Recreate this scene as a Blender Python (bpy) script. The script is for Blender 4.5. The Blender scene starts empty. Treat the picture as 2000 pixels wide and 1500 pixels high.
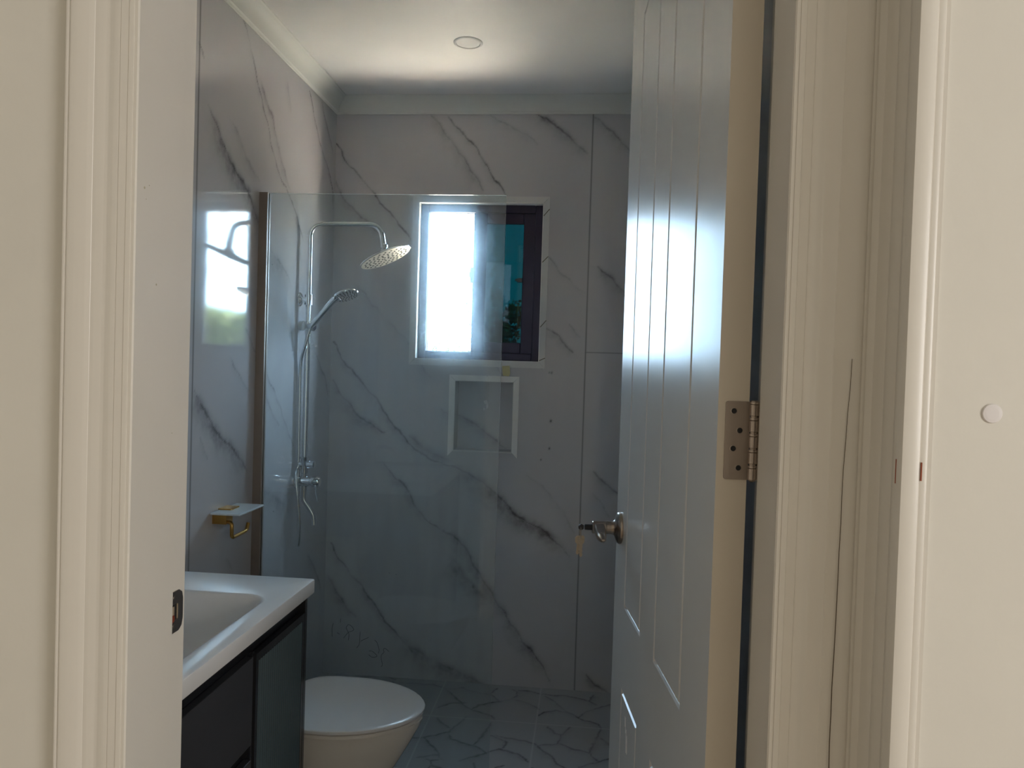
import bpy, bmesh, math, random
import numpy as np
from mathutils import Vector, Matrix
C = bpy.context.scene.collection
sc = bpy.context.scene
R = math.radians

# ------------------------------------------------------------------ camera
cd = bpy.data.cameras.new('camera'); cam = bpy.data.objects.new('camera', cd); C.objects.link(cam)
cd.sensor_fit = 'HORIZONTAL'; cd.sensor_width = 36.0; cd.lens = 1500.0/2000.0*36.0; cd.clip_start = 0.02
dv = np.array([148., 29., 1500.]); dv /= np.linalg.norm(dv)
uv = np.array([.031, 1., 0.]); uv[2] = -(uv[0]*dv[0]+uv[1]*dv[1])/dv[2]; uv /= np.linalg.norm(uv)
rv = np.cross(uv, dv)
W = np.array([rv, dv, uv])          # rows: world axes seen in (right, up, forward)
right, upv, fwd = W[:, 0], W[:, 1], W[:, 2]
mw = Matrix(((right[0], upv[0], -fwd[0], 0), (right[1], upv[1], -fwd[1], 0), (right[2], upv[2], -fwd[2], 1.4), (0, 0, 0, 1)))
cam.matrix_world = mw
sc.camera = cam

# ------------------------------------------------------------------ light and exposure
sc.view_settings.view_transform = 'Standard'; sc.view_settings.look = 'None'
sc.view_settings.gamma = 1.0; sc.view_settings.use_curve_mapping = False
sc.view_settings.exposure = 0.0
wd = bpy.data.worlds.new('world'); sc.world = wd; wd.use_nodes = True
bg = wd.node_tree.nodes['Background']; bg.inputs[0].default_value = (0.55, 0.77, 1.0, 1); bg.inputs[1].default_value = SKY = 36.0

def lamp(name, kind, loc, rot, energy, color, **kw):
    l = bpy.data.lights.new(name, kind); l.energy = energy; l.color = color
    for k, v in kw.items(): setattr(l, k, v)
    o = bpy.data.objects.new(name, l); o.location = loc; o.rotation_euler = rot; C.objects.link(o); return o
def aim(o, target):
    o.rotation_euler = (Vector(target)-o.location).to_track_quat('-Z', 'Y').to_euler()
sun = lamp('sun', 'SUN', (-8, 4, 10), (0, 0, 0), 430.0, (1.0, 0.88, 0.76), angle=R(0.6)); aim(sun, (0, 5.2, 0))
# daylight entering the hall through its side window
hl = lamp('hall_window_daylight', 'AREA', (2.58, -1.25, 1.55), (0, 0, 0), 54.0, (1.0, 0.965, 0.93), shape='RECTANGLE', size=1.3, size_y=1.3)
hl.rotation_euler = (0, R(90), 0)
pt = lamp('window_portal', 'AREA', (-0.485, 3.47, 1.765), (R(-90), 0, 0), 1.0, (1, 1, 1), shape='RECTANGLE', size=0.56, size_y=0.70)
pt.data.cycles.is_portal = True
cy = sc.cycles
try:
    cy.use_denoising = True; cy.denoiser = 'OPENIMAGEDENOISE'
    cy.max_bounces = 14; cy.diffuse_bounces = 6; cy.glossy_bounces = 6; cy.transmission_bounces = 8; cy.transparent_max_bounces = 16
    cy.sample_clamp_indirect = 80.0; cy.caustics_reflective = True; cy.caustics_refractive = True; cy.blur_glossy = 0.6
except Exception: pass

# ------------------------------------------------------------------ traced marks, in metres on their surfaces
# each vein: points, core width mm, core strength, halo width mm, halo strength
BACK_VEINS=[
([(-1.141,2.363),(-1.122,2.34),(-1.1,2.295),(-1.071,2.255),(-1.04,2.235),(-1.004,2.186),(-0.961,2.148),(-0.939,2.103),(-0.906,2.081),(-0.882,2.05),(-0.823,1.985),(-0.77,1.923)],2.2,0.9,12,0.15),
([(-1.141,2.2),(-1.104,2.122),(-1.059,2.077),(-0.997,2.026),(-0.938,1.972)],1.6,0.5,14,0.25),
([(-0.716,2.489),(-0.659,2.42),(-0.624,2.375),(-0.561,2.291),(-0.525,2.24),(-0.476,2.163)],2,0.4,16,0.25),
([(-0.645,2.482),(-0.599,2.431),(-0.564,2.4),(-0.543,2.378),(-0.51,2.342),(-0.487,2.305),(-0.456,2.252),(-0.428,2.208),(-0.376,2.146)],2.2,0.85,10,0.2),
([(-0.261,2.493),(-0.216,2.477),(-0.186,2.453),(-0.123,2.409),(-0.089,2.37),(-0.055,2.346),(-0.033,2.326)],2.2,0.7,16,0.4),
([(-0.463,2.488),(-0.384,2.449),(-0.286,2.398),(-0.245,2.365)],1.6,0.35,14,0.15),
([(0.046,2.442),(0.127,2.36),(0.193,2.282)],1.6,0.4,14,0.2),
([(-0.012,2.481),(0.024,2.46),(0.058,2.423)],1.6,0.3,14,0.2),
([(0.025,1.839),(0.067,1.815),(0.104,1.772),(0.133,1.749),(0.18,1.693)],2.2,0.6,14,0.35),
([(-0.18,1.57),(-0.126,1.538),(-0.1,1.497),(-0.064,1.471)],2.2,0.6,12,0.25),
([(-0.186,1.879),(-0.128,1.812),(-0.064,1.754),(-0.022,1.724)],1.5,0.35,10,0.12),
([(-0.086,1.59),(-0.063,1.566),(-0.042,1.538)],1.5,0.3,10,0.1),
([(-1.132,1.488),(-1.087,1.409),(-1.07,1.383),(-1.03,1.352),(-0.996,1.308),(-0.955,1.266),(-0.91,1.215),(-0.868,1.148),(-0.813,1.089),(-0.747,1.021),(-0.656,0.971),(-0.568,0.952)],2.2,0.8,12,0.25),
([(-0.568,0.952),(-0.494,0.919),(-0.435,0.886),(-0.384,0.845),(-0.346,0.811),(-0.295,0.755),(-0.236,0.722),(-0.186,0.705),(-0.126,0.656),(-0.053,0.588)],2.2,0.8,24,0.55),
([(-0.64,1.202),(-0.559,1.169),(-0.497,1.14),(-0.441,1.097),(-0.353,1.033)],1.8,0.4,16,0.3),
([(-1.127,1.317),(-1.1,1.261),(-1.052,1.217),(-1.011,1.161),(-0.958,1.131),(-0.885,1.088)],1.8,0.55,18,0.3),
([(-0.886,0.952),(-0.831,0.89),(-0.793,0.867),(-0.772,0.834),(-0.747,0.785),(-0.716,0.741),(-0.678,0.7)],2,0.55,14,0.25),
([(-0.678,0.7),(-0.582,0.655),(-0.536,0.628),(-0.498,0.58),(-0.452,0.494),(-0.407,0.431),(-0.376,0.383),(-0.345,0.342),(-0.301,0.279),(-0.232,0.188),(-0.181,0.135),(-0.12,0.038)],2,0.65,20,0.4),
([(-0.563,0.549),(-0.504,0.462),(-0.433,0.398),(-0.398,0.354)],1,0.1,26,0.4),
([(-0.774,1.084),(-0.703,1.019),(-0.587,0.978)],1,0.2,26,0.3),
([(-1.122,0.589),(-1.09,0.531),(-1.061,0.496),(-1.022,0.448),(-0.966,0.398),(-0.944,0.355),(-0.906,0.321),(-0.866,0.25),(-0.812,0.203),(-0.766,0.153),(-0.735,0.123)],2.2,0.8,12,0.3),
([(-0.783,0.182),(-0.736,0.141),(-0.646,0.088),(-0.556,0.057),(-0.467,0.02),(-0.398,-0.005)],1.5,0.4,26,0.55),
([(-1.135,0.448),(-1.085,0.363),(-1.039,0.299),(-1.0,0.264)],1.6,0.3,16,0.3),
([(0.035,0.956),(0.077,0.922),(0.114,0.889),(0.143,0.868)],2,0.7,12,0.3),
([(0.04,0.865),(0.079,0.818),(0.113,0.764)],1.5,0.3,8,0.1),
([(0.035,0.072),(0.078,0.03),(0.137,-0.002)],2,0.6,14,0.3),
([(-0.561,1.631),(-0.491,1.544),(-0.42,1.434),(-0.361,1.346)],1.2,0.3,12,0.1),
([(-0.247,0.926),(-0.178,0.884),(-0.086,0.777),(-0.038,0.69)],1.3,0.2,12,0.1),
([(-1.024,1.734),(-0.928,1.623),(-0.809,1.513),(-0.689,1.336)],1.2,0.25,12,0.12),
]
LEFT_VEINS=[
([(2.38,2.528),(2.428,2.471),(2.457,2.432),(2.513,2.347),(2.562,2.277),(2.612,2.217),(2.651,2.148),(2.7,2.092),(2.74,2.053),(2.788,2.042),(2.83,2.008),(2.868,1.984),(2.919,1.929),(2.966,1.875)],2.2,0.7,10,0.12),
([(2.997,2.478),(3.068,2.377),(3.134,2.3),(3.215,2.244),(3.271,2.199),(3.302,2.14)],2.2,0.8,8,0.15),
([(2.182,2.147),(2.24,2.108),(2.268,2.075),(2.346,2.011),(2.405,1.984),(2.463,1.956),(2.504,1.917),(2.538,1.876),(2.595,1.832),(2.663,1.788),(2.768,1.747),(2.834,1.708)],2.4,0.6,22,0.45),
([(2.774,2.426),(2.815,2.325)],1.5,0.2,12,0.2),
([(3.14,2.48),(3.168,2.44),(3.288,2.322)],2,0.5,10,0.2),
([(2.346,2.144),(2.398,2.109),(2.446,2.06),(2.552,2.008)],1.5,0.25,12,0.2),
([(2.545,2.346),(2.563,2.323),(2.645,2.26),(2.694,2.182),(2.771,2.086),(2.818,2.047)],1.5,0.3,12,0.25),
([(2.127,2.306),(2.158,2.271)],2,0.5,8,0.1),
([(2.144,1.299),(2.169,1.274),(2.24,1.21),(2.298,1.156),(2.379,1.116),(2.464,1.056),(2.508,1.016)],2.6,0.75,22,0.45),
([(2.183,1.157),(2.229,1.092)],1.5,0.3,10,0.15),
([(2.622,1.286),(2.711,1.199),(2.77,1.154)],2,0.6,12,0.25),
([(2.576,1.42),(2.64,1.352),(2.735,1.266),(2.823,1.165),(2.917,1.058)],1.8,0.45,10,0.15),
([(2.365,0.751),(2.418,0.699)],1.5,0.3,10,0.1),
([(2.628,0.937),(2.729,0.895),(2.864,0.831)],1,0.2,22,0.3),
([(2.471,1.503),(2.5,1.475),(2.547,1.424)],1.8,0.4,8,0.1),
([(3.237,2.206),(3.294,2.165),(3.314,2.077)],1.8,0.5,8,0.1),
([(3.033,1.554),(3.07,1.512),(3.135,1.438),(3.162,1.41),(3.223,1.356),(3.278,1.317),(3.303,1.246)],1.8,0.5,12,0.2),
([(3.099,0.584),(3.163,0.536),(3.224,0.469),(3.274,0.394)],2,0.5,12,0.25),
([(2.365,1.399),(2.442,1.332),(2.522,1.279)],1.2,0.25,10,0.12),
]
WRITING=[
[(-1.098,0.227),(-1.103,0.205),(-1.103,0.183),(-1.102,0.165)],
[(-1.065,0.248),(-1.066,0.23)],
[(-1.08,0.184),(-1.067,0.178)],
[(-1.04,0.207),(-1.03,0.223),(-1.015,0.218),(-1.004,0.204),(-1.01,0.196),(-1.027,0.189),(-1.039,0.175),(-1.049,0.162)],
[(-1.04,0.209),(-1.03,0.192),(-1.025,0.178),(-1.027,0.153)],
[(-0.974,0.194),(-0.975,0.161),(-0.977,0.137),(-0.988,0.121)],
[(-0.971,0.152),(-0.954,0.162),(-0.934,0.172)],
[(-0.907,0.162),(-0.896,0.152),(-0.888,0.13),(-0.885,0.118),(-0.888,0.103)],
[(-0.932,0.111),(-0.917,0.111),(-0.904,0.102),(-0.894,0.091),(-0.904,0.085),(-0.919,0.085),(-0.932,0.095)],
[(-0.84,0.114),(-0.853,0.125),(-0.863,0.127),(-0.865,0.117),(-0.862,0.11),(-0.874,0.097),(-0.874,0.077),(-0.868,0.053),(-0.875,0.044)],
]
STONES=[
[(-0.776,3.276),(-0.687,3.285),(-0.624,3.282),(-0.575,3.264)],
[(-0.567,3.252),(-0.523,3.194),(-0.486,3.137),(-0.452,3.094),(-0.427,3.068)],
[(-0.56,3.246),(-0.523,3.259),(-0.493,3.278),(-0.454,3.245),(-0.409,3.239),(-0.367,3.22)],
[(-0.343,3.291),(-0.356,3.262),(-0.362,3.221),(-0.341,3.187),(-0.318,3.168),(-0.287,3.183),(-0.267,3.206),(-0.253,3.227),(-0.254,3.266),(-0.282,3.294)],
[(-0.427,3.068),(-0.402,3.114),(-0.363,3.145),(-0.318,3.168)],
[(-0.427,3.068),(-0.383,3.052),(-0.343,3.03),(-0.318,2.995)],
[(-0.272,3.196),(-0.222,3.182),(-0.188,3.157),(-0.153,3.12)],
[(-0.253,3.286),(-0.203,3.288),(-0.157,3.269)],
[(-0.146,3.265),(-0.091,3.265),(-0.048,3.269),(0.007,3.252),(0.056,3.229)],
[(-0.134,3.247),(-0.094,3.204),(-0.06,3.148),(-0.043,3.115)],
[(-0.15,3.062),(-0.126,3.095),(-0.085,3.12),(-0.043,3.115),(-0.012,3.091),(0.009,3.066)],
[(0.009,3.078),(0.03,3.122),(0.082,3.166),(0.138,3.206),(0.207,3.255)],
[(0.015,3.061),(0.055,3.04),(0.085,3.023),(0.1,2.993)],
[(0.056,3.229),(0.073,3.296)],
[(0.056,3.229),(0.082,3.196)],
[(-0.458,3.129),(-0.519,3.113),(-0.563,3.063)],
[(-0.546,2.974),(-0.515,2.923),(-0.48,2.897)],
[(-0.478,2.856),(-0.474,2.888),(-0.45,2.956),(-0.437,3.003)],
[(-0.478,2.856),(-0.466,2.817),(-0.423,2.794),(-0.383,2.781),(-0.352,2.762),(-0.32,2.734)],
[(-0.374,2.783),(-0.36,2.824),(-0.348,2.877),(-0.336,2.932),(-0.331,2.976)],
[(-0.618,2.797),(-0.577,2.809),(-0.541,2.825),(-0.48,2.866)],
[(-0.566,2.806),(-0.527,2.758),(-0.487,2.698),(-0.465,2.656),(-0.423,2.627)],
[(-0.583,2.628),(-0.551,2.67),(-0.512,2.685),(-0.485,2.689)],
[(-0.322,2.861),(-0.291,2.851),(-0.265,2.835),(-0.256,2.821),(-0.259,2.796),(-0.268,2.776)],
[(-0.312,2.745),(-0.281,2.764),(-0.248,2.76),(-0.208,2.743),(-0.178,2.711),(-0.163,2.695)],
[(-0.303,2.869),(-0.268,2.859),(-0.218,2.847),(-0.179,2.844),(-0.149,2.824),(-0.118,2.785),(-0.088,2.744),(-0.058,2.694),(-0.035,2.672)],
[(-0.134,2.817),(-0.092,2.833),(-0.064,2.843),(-0.056,2.874),(-0.052,2.915),(-0.029,2.971),(-0.02,2.984)],
[(-0.109,2.969),(-0.082,2.921),(-0.052,2.915)],
[(-0.054,2.839),(-0.025,2.82),(0.013,2.807),(0.05,2.789),(0.064,2.844),(0.079,2.906),(0.095,2.971),(0.1,2.993)],
[(0.055,2.785),(0.086,2.735),(0.123,2.759),(0.185,2.796)],
[(0.094,2.908),(0.126,2.869),(0.187,2.854)],
[(0.014,2.684),(0.086,2.735)],
[(-0.423,2.627),(-0.402,2.666),(-0.369,2.689),(-0.32,2.734)],
]

# ------------------------------------------------------------------ helpers
def obj(name, me, mat=None, parent=None, **props):
    if isinstance(me, bmesh.types.BMesh):
        bm = me; me = bpy.data.meshes.new(name); bm.to_mesh(me); bm.free()
    o = bpy.data.objects.new(name, me); C.objects.link(o)
    if mat is not None:
        for m in (mat if isinstance(mat, (list, tuple)) else [mat]): me.materials.append(m)
    if parent is not None: o.parent = parent
    for k, v in props.items(): o[k] = v
    return o
def struct(name, me, mat, label=None, parent=None):
    o = obj(name, me, mat, parent)
    if parent is None:
        o['kind'] = 'structure'
        if label: o['label'] = label
    return o
def thing(name, label, cat, loc=(0, 0, 0), rot=(0, 0, 0), group=None):
    o = bpy.data.objects.new(name, None); C.objects.link(o); o.location = loc; o.rotation_euler = rot
    o.empty_display_size = .05; o['label'] = label; o['category'] = cat
    if group: o['group'] = group
    return o
def tag(o, label, cat, group=None):
    o['label'] = label; o['category'] = cat
    if group: o['group'] = group
    return o
def smooth(o, ang=35):
    me = o.data
    me.polygons.foreach_set('use_smooth', [True]*len(me.polygons))
    try: me.set_sharp_from_angle(angle=R(ang))
    except Exception: pass
    return o
def bevel(o, w, seg=2, ang=30):
    m = o.modifiers.new('bevel', 'BEVEL'); m.width = w; m.segments = seg; m.limit_method = 'ANGLE'; m.angle_limit = R(ang); return o
def box(bm, x0, x1, y0, y1, z0, z1, mi=0):
    v = [bm.verts.new(p) for p in ((x0, y0, z0), (x1, y0, z0), (x1, y1, z0), (x0, y1, z0), (x0, y0, z1), (x1, y0, z1), (x1, y1, z1), (x0, y1, z1))]
    for f in ((3, 2, 1, 0), (4, 5, 6, 7), (0, 1, 5, 4), (1, 2, 6, 5), (2, 3, 7, 6), (3, 0, 4, 7)):
        bm.faces.new([v[i] for i in f]).material_index = mi
def boxes(*bs):
    bm = bmesh.new()
    for b in bs: box(bm, *b)
    return bm
def frame_of(d):
    d = Vector(d).normalized(); a = Vector((0, 0, 1)) if abs(d.z) < .9 else Vector((1, 0, 0))
    u = d.cross(a).normalized(); return u, d.cross(u).normalized()
def lathe(bm, origin, axis, prof, n=32, cap=True):
    """prof: (distance along the axis, radius)"""
    o = Vector(origin); d = Vector(axis).normalized(); u, w = frame_of(d); rings = []
    for t, r in prof:
        rings.append([bm.verts.new(o+d*t+(u*math.cos(2*math.pi*i/n)+w*math.sin(2*math.pi*i/n))*max(r, 1e-5)) for i in range(n)])
    for a, b in zip(rings, rings[1:]):
        for i in range(n): bm.faces.new((a[i], a[(i+1) % n], b[(i+1) % n], b[i]))
    if cap: bm.faces.new(rings[0][::-1]); bm.faces.new(rings[-1])
    return rings
def catmull(pts, k=6):
    P = [Vector(p) for p in pts]; P = [P[0]*2-P[1]]+P+[P[-1]*2-P[-2]]; out = []
    for i in range(1, len(P)-2):
        for j in range(k):
            t = j/k; a, b, c, d = P[i-1:i+3]
            out.append(.5*((2*b)+(c-a)*t+(2*a-5*b+4*c-d)*t*t+(3*b-a-3*c+d)*t**3))
    out.append(P[-2]); return out
def fillet(pts, rad, k=8):
    """polyline with rounded corners"""
    P = [Vector(p) for p in pts]; out = [P[0]]
    for i in range(1, len(P)-1):
        a = (P[i-1]-P[i]); b = (P[i+1]-P[i]); r = min(rad, a.length*.49, b.length*.49); p0 = P[i]+a.normalized()*r; p2 = P[i]+b.normalized()*r
        for j in range(k+1):
            t = j/k; out.append(p0*(1-t)**2+P[i]*2*t*(1-t)+p2*t*t)
    out.append(P[-1]); return out
def tube(bm, pts, r, n=14, cap=True):
    P = [Vector(p) for p in pts]; rings = []; u = None
    rr = r if isinstance(r, (list, tuple)) else [r]*len(P)
    for i, p in enumerate(P):
        d = (P[min(i+1, len(P)-1)]-P[max(i-1, 0)]).normalized()
        if u is None: u, _ = frame_of(d)
        u = (u-d*u.dot(d)).normalized(); w = d.cross(u)
        rings.append([bm.verts.new(p+(u*math.cos(2*math.pi*j/n)+w*math.sin(2*math.pi*j/n))*rr[i]) for j in range(n)])
    for a, b in zip(rings, rings[1:]):
        for i in range(n): bm.faces.new((a[i], a[(i+1) % n], b[(i+1) % n], b[i]))
    if cap: bm.faces.new(rings[0][::-1]); bm.faces.new(rings[-1])
def loft(bm, rings, cap0=True, cap1=True):
    V = [[bm.verts.new(p) for p in r] for r in rings]; n = len(V[0])
    for a, b in zip(V, V[1:]):
        for i in range(n): bm.faces.new((a[i], a[(i+1) % n], b[(i+1) % n], b[i]))
    if cap0: bm.faces.new(V[0][::-1])
    if cap1: bm.faces.new(V[-1])
def fix(bm): bmesh.ops.recalc_face_normals(bm, faces=bm.faces[:]); return bm
def ext(bm, outline, axis, a, b):
    """extrude a closed 2-D outline along axis 0/1/2 from a to b"""
    def P(q, t):
        l = list(q); l.insert(axis, t); return tuple(l)
    loft(bm, [[P(q, a) for q in outline], [P(q, b) for q in outline]])

# ------------------------------------------------------------------ materials
def mat(name, col, rough=.5, metal=0., spec=.5, coat=0., noise=None, bump=None, **kw):
    m = bpy.data.materials.new(name); m.use_nodes = True; nt = m.node_tree; b = nt.nodes['Principled BSDF']
    b.inputs['Base Color'].default_value = (*col, 1); b.inputs['Roughness'].default_value = rough; b.inputs['Metallic'].default_value = metal
    b.inputs['Specular IOR Level'].default_value = spec; b.inputs['Coat Weight'].default_value = coat
    for k, v in kw.items(): b.inputs[k].default_value = v
    N = nt.nodes.new; Lk = nt.links.new
    tc = N('ShaderNodeTexCoord')
    nz = N('ShaderNodeTexNoise'); nz.inputs['Scale'].default_value = (noise or (6, .04))[0]; nz.inputs['Detail'].default_value = 5
    Lk(tc.outputs['Object'], nz.inputs['Vector'])
    mr = N('ShaderNodeMapRange'); a = (noise or (6, .04))[1]; mr.inputs['To Min'].default_value = 1-a; mr.inputs['To Max'].default_value = 1+a
    Lk(nz.outputs['Fac'], mr.inputs['Value'])
    mx = N('ShaderNodeMix'); mx.data_type = 'RGBA'; mx.blend_type = 'MULTIPLY'; mx.inputs[0].default_value = 1
    mx.inputs[6].default_value = (*col, 1); Lk(mr.outputs[0], mx.inputs[7]); Lk(mx.outputs[2], b.inputs['Base Color'])
    if bump:
        n2 = N('ShaderNodeTexNoise'); n2.inputs['Scale'].default_value = bump[0]; n2.inputs['Detail'].default_value = 3; Lk(tc.outputs['Object'], n2.inputs['Vector'])
        bp = N('ShaderNodeBump'); bp.inputs['Strength'].default_value = bump[1]; bp.inputs['Distance'].default_value = bump[2]
        Lk(n2.outputs['Fac'], bp.inputs['Height']); Lk(bp.outputs[0], b.inputs['Normal'])
    return m
M = {}
M['wall'] = mat('hall_wall_paint', (.74, .715, .655), .75, bump=(60, .15, .002))
M['wall_r'] = mat('step_paint_light_evened', (.72, .695, .635), .7, bump=(60, .15, .002))  # same cream, set darker to even out the stronger light on the step
M['trim'] = mat('cream_gloss_paint', (.72, .685, .625), .30, noise=(14, .02))
M['door'] = mat('door_gloss_paint', (.63, .635, .625), .27, noise=(5, .03), bump=(7, .10, .004))
M['edge'] = mat('door_edge_paint', (.66, .60, .51), .45)
M['ceil'] = mat('ceiling_satin', (.80, .78, .75), .5, spec=.3)
M['cornice'] = mat('cornice_white', (.66, .66, .62), .5)
M['trimw'] = mat('white_tile_trim', (.78, .76, .72), .35)
M['ceramic'] = mat('white_ceramic', (.70, .69, .68), .25, spec=.45)
M['plastic'] = mat('white_plastic', (.76, .77, .78), .2)
M['toiletb'] = mat('toilet_ceramic', (.78, .74, .68), .10, coat=.4)
M['chrome'] = mat('chrome', (.82, .84, .86), .07, 1.)
M['chrome_d'] = mat('nozzle_rubber', (.03, .03, .035), .5)
M['nickel'] = mat('satin_nickel', (.40, .34, .295), .30, 1., noise=(40, .06))
M['gold'] = mat('brushed_gold', (.62, .36, .10), .28, 1.)
M['black'] = mat('black_lacquer', (.012, .012, .014), .22, coat=.2)
M['cab'] = mat('dark_grey_front', (.030, .030, .034), .45)
M['cavity'] = mat('dark_cavity', (.01, .01, .012), .6)
M['frame'] = mat('dark_aluminium', (.030, .022, .048), .35, .3)
M['bronze'] = mat('channel_bronze', (.34, .28, .24), .35, .3)
M['rust'] = mat('rusty_screw', (.20, .035, .012), .7)
M['chip'] = mat('orange_paint_chip', (.28, .07, .03), .7)
M['brass'] = mat('pale_brass_key', (.68, .54, .38), .4, .6)
M['tape'] = mat('yellow_tape', (.62, .56, .30), .6)
M['paintspot'] = mat('white_paint_spot', (.8, .8, .8), .5)
M['conc'] = mat('pale_concrete', (.16, .15, .12), .9, noise=(1.5, .1))
M['plate'] = mat('spray_plate', (.72, .66, .58), .35, .5)  # warm cream paints in the reflection of sunlit ground
M['ink'] = mat('black_marker', (.015, .015, .017), .5)
M['crack'] = mat('dark_crack', (.12, .09, .06), .9)
M['hfloor'] = mat('hall_floor_wood', (.42, .34, .25), .4)
M['diff'] = mat('lamp_diffuser', (.70, .685, .66), .5, spec=.3)

def ribbed():
    m = bpy.data.materials.new('fluted_dark_glass'); m.use_nodes = True; b = m.node_tree.nodes['Principled BSDF']
    b.inputs['Base Color'].default_value = (.05, .075, .085, 1); b.inputs['Roughness'].default_value = .10; b.inputs['Coat Weight'].default_value = .6
    N = m.node_tree.nodes.new; tc = N('ShaderNodeTexCoord'); nz = N('ShaderNodeTexNoise'); nz.inputs['Scale'].default_value = 9
    cr = N('ShaderNodeMapRange'); cr.inputs['To Min'].default_value = .08; cr.inputs['To Max'].default_value = .2
    m.node_tree.links.new(tc.outputs['Object'], nz.inputs['Vector']); m.node_tree.links.new(nz.outputs['Fac'], cr.inputs['Value']); m.node_tree.links.new(cr.outputs[0], b.inputs['Roughness'])
    return m
M['ribbed'] = ribbed()

def marble(name, base, vein, axes, rough=.07, wave=.0):
    """polished marble-look slab: vein core and halo come from the vein drawing on the slab, faint clouding from noise"""
    m = bpy.data.materials.new(name); m.use_nodes = True; nt = m.node_tree; b = nt.nodes['Principled BSDF']; N = nt.nodes.new; Lk = nt.links.new
    b.inputs['Roughness'].default_value = rough; b.inputs['IOR'].default_value = 1.55
    tc = N('ShaderNodeTexCoord')
    def attr(n):
        a = N('ShaderNodeAttribute'); a.attribute_name = n; return a.outputs['Fac']
    nz = N('ShaderNodeTexNoise'); nz.inputs['Scale'].default_value = 2.2; nz.inputs['Detail'].default_value = 6; nz.inputs['Distortion'].default_value = 1.2
    mp = N('ShaderNodeMapping'); mp.inputs['Rotation'].default_value = axes; mp.inputs['Scale'].default_value = (1, 1, .35)
    Lk(tc.outputs['Object'], mp.inputs['Vector']); Lk(mp.outputs[0], nz.inputs['Vector'])
    cl = N('ShaderNodeMapRange'); cl.inputs['From Min'].default_value = .52; cl.inputs['From Max'].default_value = .8; cl.inputs['To Max'].default_value = .22
    Lk(nz.outputs['Fac'], cl.inputs['Value'])
    def mix(f, a, bb):
        x = N('ShaderNodeMix'); x.data_type = 'RGBA'; Lk(f, x.inputs[0])
        if isinstance(a, tuple): x.inputs[6].default_value = (*a, 1)
        else: Lk(a, x.inputs[6])
        x.inputs[7].default_value = (*bb, 1); return x.outputs[2]
    mid = tuple(.45*p+.55*q for p, q in zip(base, vein))
    # grain inside the halos
    g = N('ShaderNodeTexNoise'); g.inputs['Scale'].default_value = 38; g.inputs['Detail'].default_value = 6; Lk(tc.outputs['Object'], g.inputs['Vector'])
    gm = N('ShaderNodeMapRange'); gm.inputs['From Min'].default_value = .3; gm.inputs['From Max'].default_value = .7; gm.inputs['To Min'].default_value = .55; gm.inputs['To Max'].default_value = 1.25; Lk(g.outputs['Fac'], gm.inputs['Value'])
    hz = N('ShaderNodeMath'); hz.operation = 'MULTIPLY'; Lk(attr('halo'), hz.inputs[0]); Lk(gm.outputs[0], hz.inputs[1])
    co = N('ShaderNodeMath'); co.operation = 'MULTIPLY'; co.use_clamp = True; Lk(attr('core'), co.inputs[0]); Lk(gm.outputs[0], co.inputs[1])
    c = mix(cl.outputs[0], base, mid); c = mix(hz.outputs[0], c, vein); c = mix(co.outputs[0], c, tuple(.45*v for v in vein)); c = mix(attr('joint'), c, (.13, .13, .13))
    Lk(c, b.inputs['Base Color'])
    if wave:
        n2 = N('ShaderNodeTexNoise'); n2.inputs['Scale'].default_value = 5; n2.inputs['Detail'].default_value = 2; Lk(tc.outputs['Object'], n2.inputs['Vector'])
        bp = N('ShaderNodeBump'); bp.inputs['Strength'].default_value = 1; bp.inputs['Distance'].default_value = wave; Lk(n2.outputs['Fac'], bp.inputs['Height']); Lk(bp.outputs[0], b.inputs['Normal'])
    return m
M['marble'] = marble('polished_marble_tile', (.52, .505, .515), (.15, .145, .155), (.3, .5, .8), .06, .0006)
M['marble_b'] = marble('polished_marble_tile_back', (.52, .505, .515), (.15, .145, .155), (.2, .6, .3), .10, .0004)
M['floor'] = marble('crazy_stone_floor_tile', (.33, .33, .335), (.05, .05, .052), (.1, .2, .4), .28)
# grout lines of the floor are pale, not dark
for n in M['floor'].node_tree.nodes:
    if n.type == 'MIX' and tuple(round(x, 2) for x in n.inputs[7].default_value[:3]) == (.13, .13, .13): n.inputs[7].default_value = (.48, .48, .47, 1)
M['trim_m'] = mat('marble_tile_edge', (.62, .61, .59), .25, noise=(5, .08))

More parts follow.
